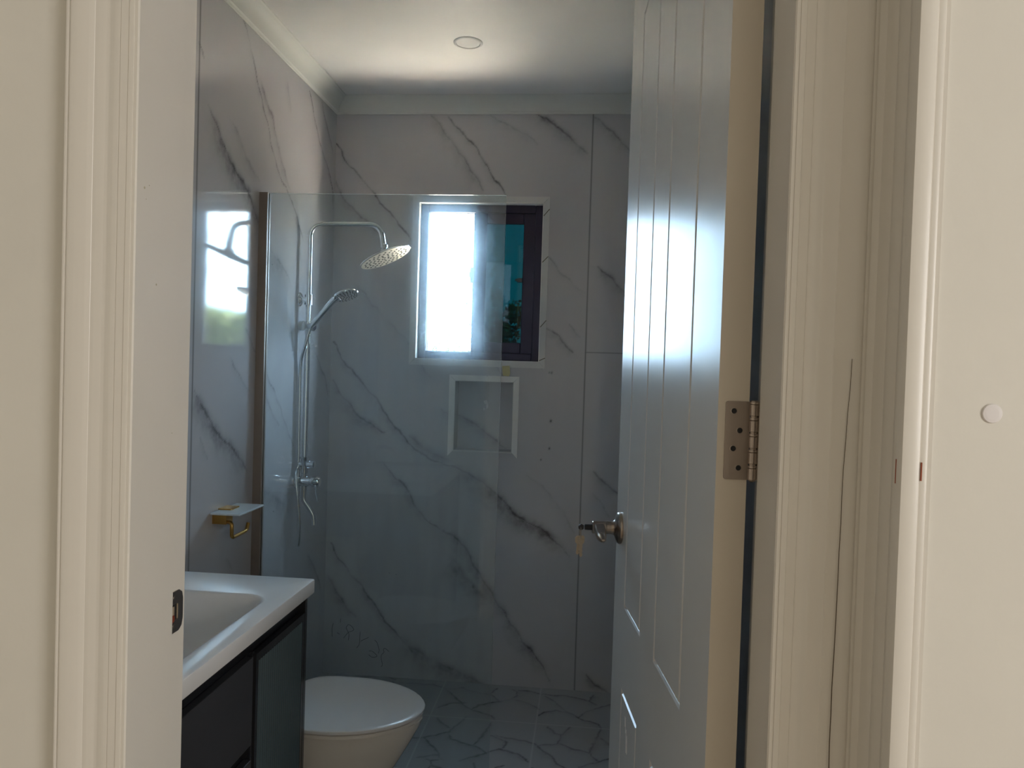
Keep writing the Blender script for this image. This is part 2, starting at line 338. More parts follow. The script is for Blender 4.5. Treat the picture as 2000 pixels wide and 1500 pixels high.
def glassmat(name, tint, dirt=0., fog=0.):
    m = bpy.data.materials.new(name); m.use_nodes = True; nt = m.node_tree; nt.nodes.clear(); N = nt.nodes.new; Lk = nt.links.new
    out = N('ShaderNodeOutputMaterial'); tr = N('ShaderNodeBsdfTransparent'); tr.inputs[0].default_value = (*tint, 1)
    gl = N('ShaderNodeBsdfGlossy'); gl.inputs['Roughness'].default_value = .012; fr = N('ShaderNodeFresnel'); fr.inputs[0].default_value = 1.5
    mx = N('ShaderNodeMixShader'); Lk(fr.outputs[0], mx.inputs[0]); Lk(tr.outputs[0], mx.inputs[1]); Lk(gl.outputs[0], mx.inputs[2]); last = mx.outputs[0]
    if dirt or fog:
        tc = N('ShaderNodeTexCoord'); mp = N('ShaderNodeMapping'); mp.inputs['Scale'].default_value = (1, 1, .16); Lk(tc.outputs['Object'], mp.inputs['Vector'])
        st = N('ShaderNodeTexNoise'); st.inputs['Scale'].default_value = 26; st.inputs['Detail'].default_value = 6; Lk(mp.outputs[0], st.inputs['Vector'])
        sm = N('ShaderNodeMapRange'); sm.inputs['From Min'].default_value = .42; sm.inputs['From Max'].default_value = .85; sm.inputs['To Min'].default_value = .8*fog; sm.inputs['To Max'].default_value = 1.5*fog; Lk(st.outputs['Fac'], sm.inputs['Value'])
        rf = N('ShaderNodeBsdfRefraction'); rf.inputs['IOR'].default_value = 1.22; rf.inputs['Roughness'].default_value = .55; rf.inputs[0].default_value = (.8, .92, 1, 1)
        m1 = N('ShaderNodeMixShader'); Lk(sm.outputs[0], m1.inputs[0]); Lk(last, m1.inputs[1]); Lk(rf.outputs[0], m1.inputs[2]); last = m1.outputs[0]
        # dust film, dried drops
        vo = N('ShaderNodeTexVoronoi'); vo.inputs['Scale'].default_value = 34; Lk(tc.outputs['Object'], vo.inputs['Vector'])
        vm = N('ShaderNodeMapRange'); vm.inputs['From Min'].default_value = .10; vm.inputs['From Max'].default_value = .04; vm.inputs['To Max'].default_value = .35; Lk(vo.outputs['Distance'], vm.inputs['Value'])
        pn = N('ShaderNodeTexNoise'); pn.inputs['Scale'].default_value = 7; Lk(tc.outputs['Object'], pn.inputs['Vector'])
        pm = N('ShaderNodeMapRange'); pm.inputs['From Min'].default_value = .56; pm.inputs['From Max'].default_value = .70; Lk(pn.outputs['Fac'], pm.inputs['Value'])
        mu = N('ShaderNodeMath'); mu.operation = 'MULTIPLY'; Lk(vm.outputs[0], mu.inputs[0]); Lk(pm.outputs[0], mu.inputs[1])
        s2 = N('ShaderNodeMapRange'); s2.inputs['From Min'].default_value = .35; s2.inputs['From Max'].default_value = .8; s2.inputs['To Min'].default_value = .6*dirt; s2.inputs['To Max'].default_value = 1.8*dirt; Lk(st.outputs['Fac'], s2.inputs['Value'])
        ad = N('ShaderNodeMath'); ad.operation = 'ADD'; ad.use_clamp = True; Lk(mu.outputs[0], ad.inputs[0]); Lk(s2.outputs[0], ad.inputs[1])
        tl = N('ShaderNodeBsdfTranslucent'); tl.inputs[0].default_value = (.8, .82, .84, 1); df = N('ShaderNodeBsdfDiffuse'); df.inputs[0].default_value = (.8, .82, .84, 1)
        a2 = N('ShaderNodeMixShader'); a2.inputs[0].default_value = .5; Lk(tl.outputs[0], a2.inputs[1]); Lk(df.outputs[0], a2.inputs[2])
        m2 = N('ShaderNodeMixShader'); Lk(ad.outputs[0], m2.inputs[0]); Lk(last, m2.inputs[1]); Lk(a2.outputs[0], m2.inputs[2]); last = m2.outputs[0]
    Lk(last, out.inputs[0]); return m
M['screen'] = glassmat('dusty_clear_glass', (.93, .965, .965), dirt=.019, fog=.044)
M['teal'] = glassmat('teal_tinted_glass', (.0025, .041, .042))
M['hallpane'] = glassmat('sky_dimming_pane', (.14, .12, .095))  # unseen hall pane, tint added to hold back sky light
M['shelf'] = mat('frosted_white_glass', (.72, .80, .84), .12)
M['edgeglass'] = mat('polished_glass_edge', (.78, .86, .86), .12)

# ------------------------------------------------------------------ drawn-vein surfaces
def wob(a, b, sc_, amp, seed):
    rs = np.random.RandomState(seed); s = np.zeros_like(a)
    for k in range(7):
        f = sc_*(1.5**k); th = rs.rand()*6.283; s += np.sin((a*np.cos(th)+b*np.sin(th))*f+rs.rand()*6.283)/(1.4**k)
    return s*amp
def veins(A, B_, defs, lim=1.):
    """A,B_: flat coordinate arrays; returns core and halo strengths"""
    a = A+wob(A, B_, 70, .0022, 1); b = B_+wob(A, B_, 70, .0022, 2)
    core = np.zeros_like(a); halo = np.zeros_like(a)
    for pts, cw, cs, hw, hs in defs:
        P = np.array(pts); lo = P.min(0)-.09; hi = P.max(0)+.09
        idx = np.nonzero((a > lo[0]) & (a < hi[0]) & (b > lo[1]) & (b < hi[1]))[0]
        if not len(idx): continue
        x = a[idx]; y = b[idx]; best = np.full(len(idx), 9.); side = np.zeros(len(idx)); tt = np.zeros(len(idx)); n = len(P)-1
        for i in range(n):
            p, q = P[i], P[i+1]; d = q-p; L2 = d@d
            t = np.clip(((x-p[0])*d[0]+(y-p[1])*d[1])/L2, 0, 1); dx = x-p[0]-t*d[0]; dy = y-p[1]-t*d[1]; r = np.hypot(dx, dy)
            m = r < best; best[m] = r[m]; side[m] = np.sign(d[0]*dy-d[1]*dx)[m]; tt[m] = ((i+t)/n)[m]
        vary = .72+.5*np.clip(wob(x, y, 22, .45, 5), -1, 1)
        w = cw*.001*(.75+.5*np.clip(wob(x, y, 40, .5, 8), -1, 1))+.0012
        c = cs*np.exp(-(best/w)**2)*np.clip(vary, .15, 1.1)
        taper = np.clip(np.minimum(tt, 1-tt)*5+.25, 0, 1)
        hwm = hw*.001*np.where(side < 0, 2.0, .7)
        h = 1.45*hs*np.exp(-(best/hwm)**1.6)*taper*np.clip(vary+.1, 0, 1.2)
        core[idx] = np.maximum(core[idx], c); halo[idx] = np.maximum(halo[idx], h)
    return np.clip(core, 0, lim), np.clip(halo, 0, 1)
def lines(a, b, step, extra=()):
    l = list(np.arange(a, b, step))+[b]; l = [v for v in l if all(abs(v-e) > step*.3 for e in extra)]+list(extra)
    return np.array(sorted(l))
def gridwall(name, us, vs, place, material, attrs, holes=(), parent=None, flip=False):
    U, V = np.meshgrid(us, vs); a = U.ravel(); b = V.ravel(); nu, nv = len(us), len(vs)
    co = np.stack(place(a, b), 1).astype(np.float32)
    i = np.arange((nv-1)*(nu-1)); r = i//(nu-1); c = i % (nu-1); q = r*nu+c
    cu = (us[c]+us[c+1])/2; cvv = (vs[r]+vs[r+1])/2; keep = np.ones(len(i), bool)
    for (x0, x1, y0, y1) in holes: keep &= ~((cu > x0) & (cu < x1) & (cvv > y0) & (cvv < y1))
    q = q[keep]; F = np.stack([q, q+1, q+1+nu, q+nu], 1)
    if flip: F = F[:, ::-1]
    me = bpy.data.meshes.new(name); me.vertices.add(len(co)); me.vertices.foreach_set('co', co.ravel())
    me.loops.add(F.size); me.loops.foreach_set('vertex_index', F.ravel().astype(np.int32)); me.polygons.add(len(F))
    me.polygons.foreach_set('loop_start', (np.arange(len(F))*4).astype(np.int32)); me.polygons.foreach_set('loop_total', np.full(len(F), 4, np.int32))
    me.update(calc_edges=True)
    for k, fn in attrs(a, b).items():
        at = me.attributes.new(k, 'FLOAT', 'POINT'); at.data.foreach_set('value', fn.astype(np.float32))
    o = bpy.data.objects.new(name, me); C.objects.link(o); me.materials.append(material)
    if parent: o.parent = parent
    return o

XL, XR, YF, YB = -1.142, .275, 1.02, 3.33           # bathroom
CB, CT = 2.492, 2.56                               # cornice bottom, ceiling
WX0, WX1, WZ0, WZ1 = -.760, -.212, 1.423, 2.111    # window opening
NX0, NX1, NZ0, NZ1 = -.577, -.320, 1.026, 1.332    # niche opening

# ------------------------------------------------------------------ bathroom shell
def at_back(a, b):
    core, halo = veins(a, b, BACK_VEINS)
    j = np.exp(-((a+.012)/.0022)**2)*.9
    j = np.maximum(j, np.exp(-((b-1.472)/.002)**2)*.6*(a > -.012))
    specks = np.zeros_like(a)
    for sx, sz, sr in ((-.155, 1.05, .004), (-.152, 1.17, .005), (-.20, 1.40, .003), (-.155, 1.38, .004), (-.165, 1.38, .003), (-.47, .43, .006), (-.19, 1.0, .003)):
        specks = np.maximum(specks, np.exp(-(((a-sx)/sr)**2+((b-sz)/(sr*1.4))**2)))
    return dict(core=np.maximum(core, specks*.9), halo=halo, joint=j)
us = lines(XL, .16, .004, (WX0, WX1, NX0, NX1, -.012)); us = np.concatenate([us, np.arange(.19, XR-.01, .03), [XR]]); vs = lines(0, CT, .004, (WZ0, WZ1, NZ0, NZ1, 1.472))
wb = gridwall('wall_back', us, vs, lambda a, b: (a, np.full_like(a, YB), b), M['marble_b'], at_back, [(WX0, WX1, WZ0, WZ1), (NX0, NX1, NZ0, NZ1)])
wb['kind'] = 'structure'; wb['label'] = 'grey marble-look tiled wall behind the shower, with window and niche'
def at_left(a, b):
    core, halo = veins(a, b, LEFT_VEINS)
    j = np.exp(-((a-2.130)/.003)**2)*.9
    return dict(core=core, halo=halo, joint=j)
ys = np.concatenate([np.arange(YF, 2.0, .05), lines(2.0, YB, .006, (2.13,))]); zs = lines(0, CT, .005)
wl = gridwall('wall_left', ys, zs, lambda a, b: (np.full_like(a, XL), a, b), M['marble'], at_left)
wl['kind'] = 'structure'; wl['label'] = 'polished grey marble-look tiled wall carrying the shower and paper holder'

def floor_attrs(a, b):
    defs = [(p, 2.6, .95, 9, .25) for p in STONES]
    core, halo = veins(a, b, defs)
    rs = np.random.RandomState(4); g = .13; seeds = []
    for i in range(-12, 8):
        for k in range(5, 28): seeds.append((i*g+rs.rand()*g*.9, k*g+rs.rand()*g*.9))
    S = np.array(seeds); aa = a+wob(a, b, 40, .004, 3); bb = b+wob(a, b, 40, .004, 4)
    d1 = np.full(len(a), 9.); d2 = np.full(len(a), 9.); id1 = np.zeros(len(a), int)
    for n_, (sx, sy) in enumerate(S):
        d = np.hypot(aa-sx, bb-sy); m = d < d1; d2 = np.where(m, d1, np.minimum(d2, d)); id1[m] = n_; d1 = np.where(m, d, d1)
    vor = np.exp(-((d2-d1)/.007)**2)*.85
    traced = (b > 2.655) & (a > -.80) & (a < .16)
    core = np.where(traced, core, vor)
    gx = np.abs((a+.58+.2118) % .4236-.2118); gy = np.abs((b-2.99+.2118) % .4236-.2118)
    j = np.maximum(np.exp(-(gx/.0022)**2), np.exp(-(gy/.0026)**2))*.75
    return dict(core=core, halo=np.where(traced, halo, 0), joint=j)
fx = np.concatenate([np.arange(XL, -.85, .02), lines(-.85, .18, .004, (-.58, -.1564)), np.arange(.19, XR-.01, .03), [XR]]); fy = np.concatenate([np.arange(.885, 2.4, .02), lines(2.4, YB, .005, (2.5664, 2.99))])
fl = gridwall('floor', fx, fy, lambda a, b: (a, b, np.zeros_like(a)), M['floor'], floor_attrs)
fl['kind'] = 'structure'; fl['label'] = 'dark crazy-paving pattern stone tile floor of the bathroom'

wr = struct('wall_right', boxes((XR, XR+.12, YF, YB+.15, -.05, CT)), mat('gap_shade_tile', (.40, .39, .39), .3), 'plain tiled wall behind the open door')  # tile colour darkened so the gap behind the door looks shaded
# solid masonry behind the tiles: window hole right through, niche hole 9 cm deep
ND = YB+.09
zo = CT+.02
wbc = boxes((XL-.15, WX0, YB+.001, YB+.15, WZ0, zo), (WX1, XR+.12, YB+.001, YB+.15, WZ0, zo), (WX0, WX1, YB+.001, YB+.15, WZ1, zo),
            (XL-.15, NX0, YB+.001, YB+.15, -.4, WZ0), (NX1, XR+.12, YB+.001, YB+.15, -.4, WZ0), (NX0, NX1, YB+.001, YB+.15, NZ1, WZ0), (NX0, NX1, YB+.001, YB+.15, -.4, NZ0), (NX0, NX1, ND, YB+.15, NZ0, NZ1))
obj('wall_core', wbc, M['trim_m'], wb)
nb = gridwall('niche_back', lines(NX0, NX1, .004), lines(NZ0, NZ1, .004), lambda a, b: (a, np.full_like(a, ND-.002), b), M['marble_b'],
              lambda a, b: (lambda ch: dict(core=ch[0], halo=ch[1], joint=np.zeros_like(a)))(veins(a, b, BACK_VEINS)), parent=wb)
obj('wall_core', boxes((XL-.15, XL-.001, YF-.14, YB+.15, -.05, CT)), M['trim_m'], wl)

# handwriting in marker on the tiles
bm = bmesh.new()
for s in WRITING:
    P = catmull([(x, YB-.0008, z) for x, z in s], 5); r = .0011
    tube(bm, P, r, 6)
for v in bm.verts: v.co.y = YB-.0004+(v.co.y-YB)*.25
obj('handwriting', bm, M['ink'], wb, label='black marker figures scrawled low on the tiles')
# white plaster splash in the niche, small dot under the window
bm = bmesh.new()
def blob(bm, cx, cy, cz, rx, rz, seed, n=14):
    rs = random.Random(seed); pts = [(cx+rx*math.cos(2*math.pi*i/n)*rs.uniform(.55, 1.2), cy, cz+rz*math.sin(2*math.pi*i/n)*rs.uniform(.55, 1.2)) for i in range(n)]
    loft(bm, [[(x, cy, z) for x, _, z in pts], [(cx+(x-cx)*.7, cy-.0012, cz+(z-cz)*.7) for x, _, z in pts]])
blob(bm, -.452, ND-.003, 1.238, .009, .010, 1); blob(bm, -.444, ND-.003, 1.222, .005, .019, 3); blob(bm, -.458, ND-.003, 1.205, .002, .008, 5)
obj('paint_splash', fix(bm), M['paintspot'], wb, label='white plaster splash at the back of the niche')

# window: marble surround, dark frame, fixed tinted sash, left half slid open
T = .027
def picture_frame(x0, x1, z0, z1, w, y0, y1, bottom=True, gap=.0006):
    """mitred strips around an opening, each its own solid"""
    bm = bmesh.new()
    X0, X1, Z0, Z1 = x0-w, x1+w, z0-w, z1+w
    quads = [[(X0, Z0), (x0, z0), (x0, z1), (X0, Z1)], [(x1, z0), (X1, Z0), (X1, Z1), (x1, z1)], [(X0, Z1), (x0, z1), (x1, z1), (X1, Z1)]]
    if bottom: quads.append([(X0, Z0), (X1, Z0), (x1, z0), (x0, z0)])
    for q in quads:
        cx = sum(p[0] for p in q)/4; cz = sum(p[1] for p in q)/4
        q = [(x-math.copysign(gap, x-cx), z-math.copysign(gap, z-cz)) for x, z in q]
        loft(bm, [[(x, y0, z) for x, z in q], [(x, y1, z) for x, z in q]])
    return fix(bm)
t1 = struct('trim_1', picture_frame(WX0, WX1, WZ0, WZ1, T, YB-.004, YB+.0), M['trim_m'], 'narrow marble surround of the window')
bm = bmesh.new()
for z0_, dz in ((2.055, .030), (1.855, .026), (1.575, .030), (1.43, .012)):     # veins crossing the right-hand strip
    P = [(WX1+.001, YB-.0045, z0_), (WX1+T-.001, YB-.0045, z0_+dz)]
    tube(bm, P, .0016, 5)
for v in bm.verts: v.co.y = YB-.0042+(v.co.y-YB+.0045)*.2
obj('vein', bm, M['crack'], t1)
obj('reveal', boxes((WX0, WX0+.003, YB-.0045, YB+.15, WZ0, WZ1), (WX1-.003, WX1, YB-.0045, YB+.15, WZ0, WZ1), (WX0, WX1, YB-.0045, YB+.15, WZ1-.003, WZ1), (WX0, WX1, YB-.0045, YB+.15, WZ0, WZ0+.003)), M['trimw'], t1)
t2 = struct('trim_2', picture_frame(NX0, NX1, NZ0, NZ1, .026, YB-.004, YB, bottom=False), M['trimw'], 'white edging strips around the shower niche')
obj('niche_lining', boxes((NX0, NX0+.002, YB-.004, ND, NZ0, NZ1), (NX1-.002, NX1, YB-.004, ND, NZ0, NZ1), (NX0, NX1, YB-.004, ND, NZ1-.002, NZ1), (NX0-.012, NX1+.012, YB-.003, YB, NZ0-.004, NZ0), (NX0, NX1, YB, ND, NZ0, NZ0+.002)), M['trim_m'], t2)
fy0, fy1 = YB+.035, YB+.10
def ring(x0, x1, z0, z1, w, y0, y1, wl_=None, wr_=None):
    wl_ = w if wl_ is None else wl_; wr_ = w if wr_ is None else wr_
    return boxes((x0, x0+wl_, y0, y1, z0, z1), (x1-wr_, x1, y0, y1, z0, z1), (x0+wl_, x1-wr_, y0, y1, z1-w, z1), (x0+wl_, x1-wr_, y0, y1, z0, z0+w))
win = struct('window_1', ring(WX0+.003, WX1-.003, WZ0+.003, WZ1-.003, .034, fy0, fy1), M['frame'], 'small dark-framed sliding window with its left half open')
bevel(win, .003)
ox0, ox1, oz0, oz1 = WX0+.037, WX1-.037, WZ0+.037, WZ1-.037
sx0 = -.522
sash = obj('sash', ring(sx0, ox1+.004, oz0-.004, oz1+.004, .050, YB+.048, YB+.068, wl_=.058, wr_=.055), M['frame'], win); bevel(sash, .004)
obj('glazing', boxes((sx0+.055, ox1-.045, YB+.056, YB+.060, oz0+.04, oz1-.04)), M['teal'], sash, label='teal tinted pane')
sash2 = obj('sash', ring(sx0+.01, ox1+.004, oz0-.004, oz1+.004, .044, YB+.072, YB+.092, wl_=.05, wr_=.05), M['frame'], win); bevel(sash2, .004)
obj('latch', fix(boxes((sx0-.010, sx0+.004, YB+.043, YB+.052, 1.765, 1.835), (sx0-.014, sx0-.004, YB+.038, YB+.048, 1.79, 1.815))), M['frame'], sash)
obj('latch', fix(boxes((-.322, -.300, YB+.040, YB+.052, 1.772, 1.790), (-.330, -.318, YB+.036, YB+.048, 1.777, 1.786))), M['black'], sash)
obj('track', boxes((ox0, ox0+.003, YB+.05, YB+.055, oz0, oz1), (ox0, sx0, YB+.05, YB+.055, oz1-.003, oz1), (ox0, sx0, YB+.05, YB+.055, oz0, oz0+.003), (ox0, ox0+.003, YB+.075, YB+.080, oz0, oz1)), M['trimw'], win, label='thin pale sealing strip')

# ceiling, cornice
ce = struct('ceiling', boxes((XL-.15, XR+.12, YF-.001, YB+.15, CT, CT+.12)), M['ceil'], 'white satin bathroom ceiling')
def cornice_ring(x0, x1, y0, y1):
    prof = [(0, 0), (.004, .0), (.006, .006), (.010, .010), (.014, .022), (.022, .036), (.034, .046), (.044, .052), (.050, .060), (.056, .064), (.058, .068), (0, .068)]
    bm = bmesh.new(); cor = [((x0, y0), (1, 1)), ((x1, y0), (-1, 1)), ((x1, y1), (-1, -1)), ((x0, y1), (1, -1))]
    V = [[bm.verts.new((x+dx*o, y+dy*o, CB+h)) for o, h in prof] for (x, y), (dx, dy) in cor]
    for k in range(4):
        a, b = V[k], V[(k+1) % 4]
        for i in range(len(prof)): bm.faces.new((a[i], a[(i+1) % len(prof)], b[(i+1) % len(prof)], b[i]))
    return fix(bm)
smooth(struct('trim_3', cornice_ring(XL, XR, YF, YB), M['cornice'], 'white coved cornice around the bathroom ceiling'), 25)

# ------------------------------------------------------------------ partition and hall shell
DX0, DX1, DT, YH = -.553, .221, 2.31, .885         # rough opening between linings, hall face of the partition
HX0, HX1, HY0, HC = -2.0, 2.6, -2.4, 2.7
wf = struct('wall_front', boxes((HX0, DX0-.02, YH, YF, 0, HC), (DX1+.02, XR+.12, YH, YF, 0, HC), (DX0-.02, DX1+.02, YH, YF, DT+.02, HC)), M['wall'], 'cream painted wall around the bathroom doorway')
YS, XS = .790, .306
ws = struct('wall_step', boxes((XS+.006, HX1, YS, YH, 0, HC)), M['wall_r'], 'cream wall stepping forward right of the doorway')
ws.name = 'wall_front_right'
# outside corner trim of the step: ridged return face and a rounded front strip
prof = [(XS+.010, YH), (XS-.0062, YH), (XS-.0062, .8665), (XS-.003, .865), (XS, .862), (XS, .850), (XS, .836), (XS+.0012, .833), (XS, .830), (XS, .812), (XS+.002, .803), (XS-.001, .798), (XS-.001, .787),
        (XS+.002, .7815), (XS+.010, .7795), (XS+.018, .7815), (XS+.020, .7845), (XS+.023, .7835), (XS+.0265, .7845), (XS+.028, .787), (XS+.0315, .7865), (XS+.0325, YS), (XS+.010, YS)]
bm = bmesh.new(); ext(bm, prof, 2, 0, HC)
t4 = smooth(struct('trim_4', fix(bm), M['trim'], 'ridged cream corner moulding on the wall step right of the doorway'), 40)
obj('paint_chip', boxes((XS-.0014, XS-.0004, .7870, .7885, 1.297, 1.321)), M['chip'], t4, label='small orange chip in the paint')
obj('paint_chip', boxes((XS+.0205, XS+.0216, .7828, .7845, 1.301, 1.319)), M['chip'], t4, label='small orange chip in the paint')
bm = bmesh.new(); lathe(bm, (.393, YS, 1.369), (0, -1, 0), [(-.001, .0095), (.001, .0095), (.0018, .0088), (.0020, .006), (.0020, 0)], 32)
tag(obj('screw_cap', fix(bm), mat('cap_plastic', (.72, .685, .68), .4)), 'small round white cover cap on the cream wall right of the doorway', 'screw cap')
bm = bmesh.new(); box(bm, -2.12, 2.72, -2.52, YF, -.12, -.001); struct('floor_hall', bm, M['hfloor'], 'hall floor')
struct('ceiling_hall', boxes((-2.12, 2.72, -2.52, YF-.001, HC, HC+.12)), M['cornice'], 'hall ceiling')
struct('wall_hall_left', boxes((HX0-.12, HX0, HY0, YF, 0, HC)), M['wall'], 'hall wall far left')
struct('wall_hall_rear', boxes((HX0-.12, HX1+.12, HY0-.12, HY0, 0, HC)), M['wall'], 'hall wall behind the viewer')
struct('wall_hall_right', boxes((HX1, HX1+.12, HY0, -1.95, 0, HC), (HX1, HX1+.12, -.55, YF, 0, HC), (HX1, HX1+.12, -1.95, -.55, 0, .85), (HX1, HX1+.12, -1.95, -.55, 2.25, HC)), M['wall'], 'hall wall with a window')
w2 = struct('window_2', boxes((HX1+.03, HX1+.07, -1.95, -1.90, .85, 2.25), (HX1+.03, HX1+.07, -.60, -.55, .85, 2.25), (HX1+.03, HX1+.07, -1.90, -.60, .85, .90), (HX1+.03, HX1+.07, -1.90, -.60, 2.20, 2.25), (HX1+.03, HX1+.07, -1.275, -1.225, .90, 2.20)), M['trimw'], 'hall window')

obj('glazing', boxes((HX1+.048, HX1+.052, -1.91, -.59, .89, 2.21)), M['hallpane'], w2)
# door lining (rebated) and architrave
bm = bmesh.new()
linL = [(DX0, YH-.008), (DX0+.005, YH-.008), (DX0+.0065, YH-.006), (DX0+.0065, .980), (DX0+.0052, .982), (DX0, .982), (DX0, YF+.002), (DX0-.02, YF+.002), (DX0-.02, YH-.008)]
ext(bm, linL, 2, 0, DT); linR = [(DX0+DX1-x, y) for x, y in linL]; ext(bm, linR, 2, 0, DT)
box(bm, DX0-.02, DX1+.02, YH-.008, YF+.002, DT, DT+.02)
t5 = struct('trim_5', fix(bm), M['trim'], 'cream painted door lining')
ap = [(0, 0), (0, .009), (.003, .0098), (.0058, .0098), (.0065, .0090), (.0080, .0092), (.0160, .0098), (.0170, .0090), (.0185, .0094), (.025, .0094), (.0295, .0080), (.032, .0076), (.0355, .0084), (.040, .0104), (.0445, .0112), (.0475, .0114),
      (.0485, .0126), (.054, .0152), (.060, .0176), (.066, .0192), (.072, .0198), (.0740, .0194), (.0755, .0178), (.0763, .0188), (.0785, .0192), (.080, .0184), (.080, 0)]
bm = bmesh.new(); xl, xr_ = DX0+.001, DX1-.001; top = DT-.004
path = [(xl, 0, -1, 0), (xl, top, -1, 1), (xr_, top, 1, 1), (xr_, 0, 1, 0)]
V = [[bm.verts.new((x+dx*o, YH-d, z+dz*o)) for o, d in ap] for x, z, dx, dz in path]
for k in range(3):
    a, b = V[k], V[k+1]
    for i in range(len(ap)): bm.faces.new((a[i], a[(i+1) % len(ap)], b[(i+1) % len(ap)], b[i]))
for k in (0, 3): bm.faces.new(V[k])
arch = smooth(obj('architrave', fix(bm), M['trim'], t5), 42)
# hairline crack in the right-hand architrave
bm = bmesh.new(); rs = random.Random(8); P = []; z = 1.42
while z > .55:
    P.append((xr_+.0640-.006*min(1, (1.42-z)/.25)+.0008*math.sin(z*23)+rs.uniform(-.0003, .0003), YH-.0202, z)); z -= .03
tube(bm, P, [.0003+.0003*min(1, i/12) for i in range(len(P))], 5); obj('crack', bm, M['crack'], t5)
# small dents and marks in the left lining
bm = bmesh.new()
for (mx_, my_, mz, s_) in ((.0066, .895, 1.605, .0035), (.0066, .899, 1.592, .0014), (.0066, .925, 1.49, .003), (.0066, .969, 1.298, .0016), (.0066, .905, 1.61, .0015)):
    lathe(bm, (DX0+mx_-.0008, my_, mz), (1, 0, 0), [(0, s_*.5), (.0009, s_*.45), (.0011, s_*.1)], 10)
obj('mark', fix(bm), mat('dent_stain', (.50, .45, .33), .6), t5, label='small dents and stains')
# strike plate in the left rebate
zc, hz = 1.050, .0285
st = thing('strike_plate', 'x', 'x'); del st['label']; del st['category']; st.parent = t5
out = [(.9815, zc+hz), (1.006, zc+hz), (1.0135, zc+hz*.82), (1.0165, zc+hz*.5), (1.0165, zc-hz*.5), (1.0135, zc-hz*.82), (1.006, zc-hz), (.9815, zc-hz)]
bm = bmesh.new(); hole = [(.984, zc+.011), (1.001, zc+.011), (1.001, zc-.0115), (.984, zc-.0115)]
def plate(bm, outer, holes, x0, x1):
    for x, fl_ in ((x0, True), (x1, False)):
        es = []
        for lp in [outer]+holes:
            vs_ = [bm.verts.new((x, y, z)) for y, z in lp]; es += [bm.edges.new((vs_[i], vs_[(i+1) % len(vs_)])) for i in range(len(vs_))]
        bmesh.ops.triangle_fill(bm, edges=es, use_beauty=True)
    for lp in [outer]+holes:
        a = [bm.verts.new((x0, y, z)) for y, z in lp]; b = [bm.verts.new((x1, y, z)) for y, z in lp]
        for i in range(len(lp)): bm.faces.new((a[i], a[(i+1) % len(lp)], b[(i+1) % len(lp)], b[i]))
    bmesh.ops.remove_doubles(bm, verts=bm.verts[:], dist=1e-6)
plate(bm, out, [hole], DX0-.0005, DX0+.0014); sp = obj('plate', fix(bm), M['nickel'], st)
obj('recess', fix(boxes((DX0-.0002, DX0+.0005, .984, 1.001, zc-.0115, zc+.011))), M['cavity'], st)
obj('lip', boxes((DX0+.0012, DX0+.0022, 1.0005, 1.002, zc-.010, zc+.010), (DX0+.0004, DX0+.0014, .988, .994, zc-.004, zc+.008)), M['brass'], st)
bm = bmesh.new(); lathe(bm, (DX0, .990, zc-.0085), (1, 0, 0), [(0, .0058), (.0016, .0052), (.002, 0)], 16); obj('screw', fix(bm), M['rust'], st, label='rusty screw')
for dz in (.020, -.0195):
    bm = bmesh.new(); lathe(bm, (DX0+.001, .994, zc+dz), (1, 0, 0), [(0, .0032), (.0008, .0030), (.0012, .001)], 14); obj('screw', fix(bm), M['nickel'], st)

# ------------------------------------------------------------------ door, hinged on the right and opened into the bathroom
DW, DTH, DH0, DH1 = .742, .040, .008, 2.28
door = thing('door_1', 'x', 'x', (.167, 1.0, 0), (0, 0, R(7))); del door['category']; door['label'] = 'cream moulded door standing open into the bathroom'; door['kind'] = 'structure'
# local: x = thickness (0 = visible face), y = along the width from the hinge side
def arch(y0, y1, z0, z1, rise, left_high):
    """panel outline; the top climbs towards the middle of the door"""
    n = 10; pts = [(y1, z0), (y0, z0)] if left_high else [(y1, z0), (y0, z0)]
    topc = []
    for i in range(n+1):
        t = i/n; h = (t if left_high else 1-t); topc.append((y0+(y1-y0)*t, z1+rise*(math.sin((h-.5)*math.pi)*.5+.5)))
    return pts+topc
def inset(poly, d):
    n = len(poly); out_ = []
    A = sum(poly[i][0]*poly[(i+1) % n][1]-poly[(i+1) % n][0]*poly[i][1] for i in range(n)); s = 1 if A > 0 else -1
    for i in range(n):
        p0, p1, p2 = Vector(poly[i-1]), Vector(poly[i]), Vector(poly[(i+1) % n]); e1 = (p1-p0).normalized(); e2 = (p2-p1).normalized()
        n1 = Vector((-e1.y, e1.x))*s; n2 = Vector((-e2.y, e2.x))*s; b = (n1+n2); b = b/max(b.length_squared, .2)*2*.5
        out_.append(tuple(p1+b*d*1.0))
    return out_
panels = [arch(.137, .325, .903, 2.135, .085, True), arch(.447, .617, .903, 2.135, .085, False),
          [(.325, .20), (.137, .20), (.137, .735), (.325, .735)], [(.617, .20), (.447, .20), (.447, .735), (.617, .735)]]
bm = bmesh.new()
def V3(x, p): return bm.verts.new((x, p[0], p[1]))
outer = [(0, DH0), (DW, DH0), (DW, DH1), (0, DH1)]
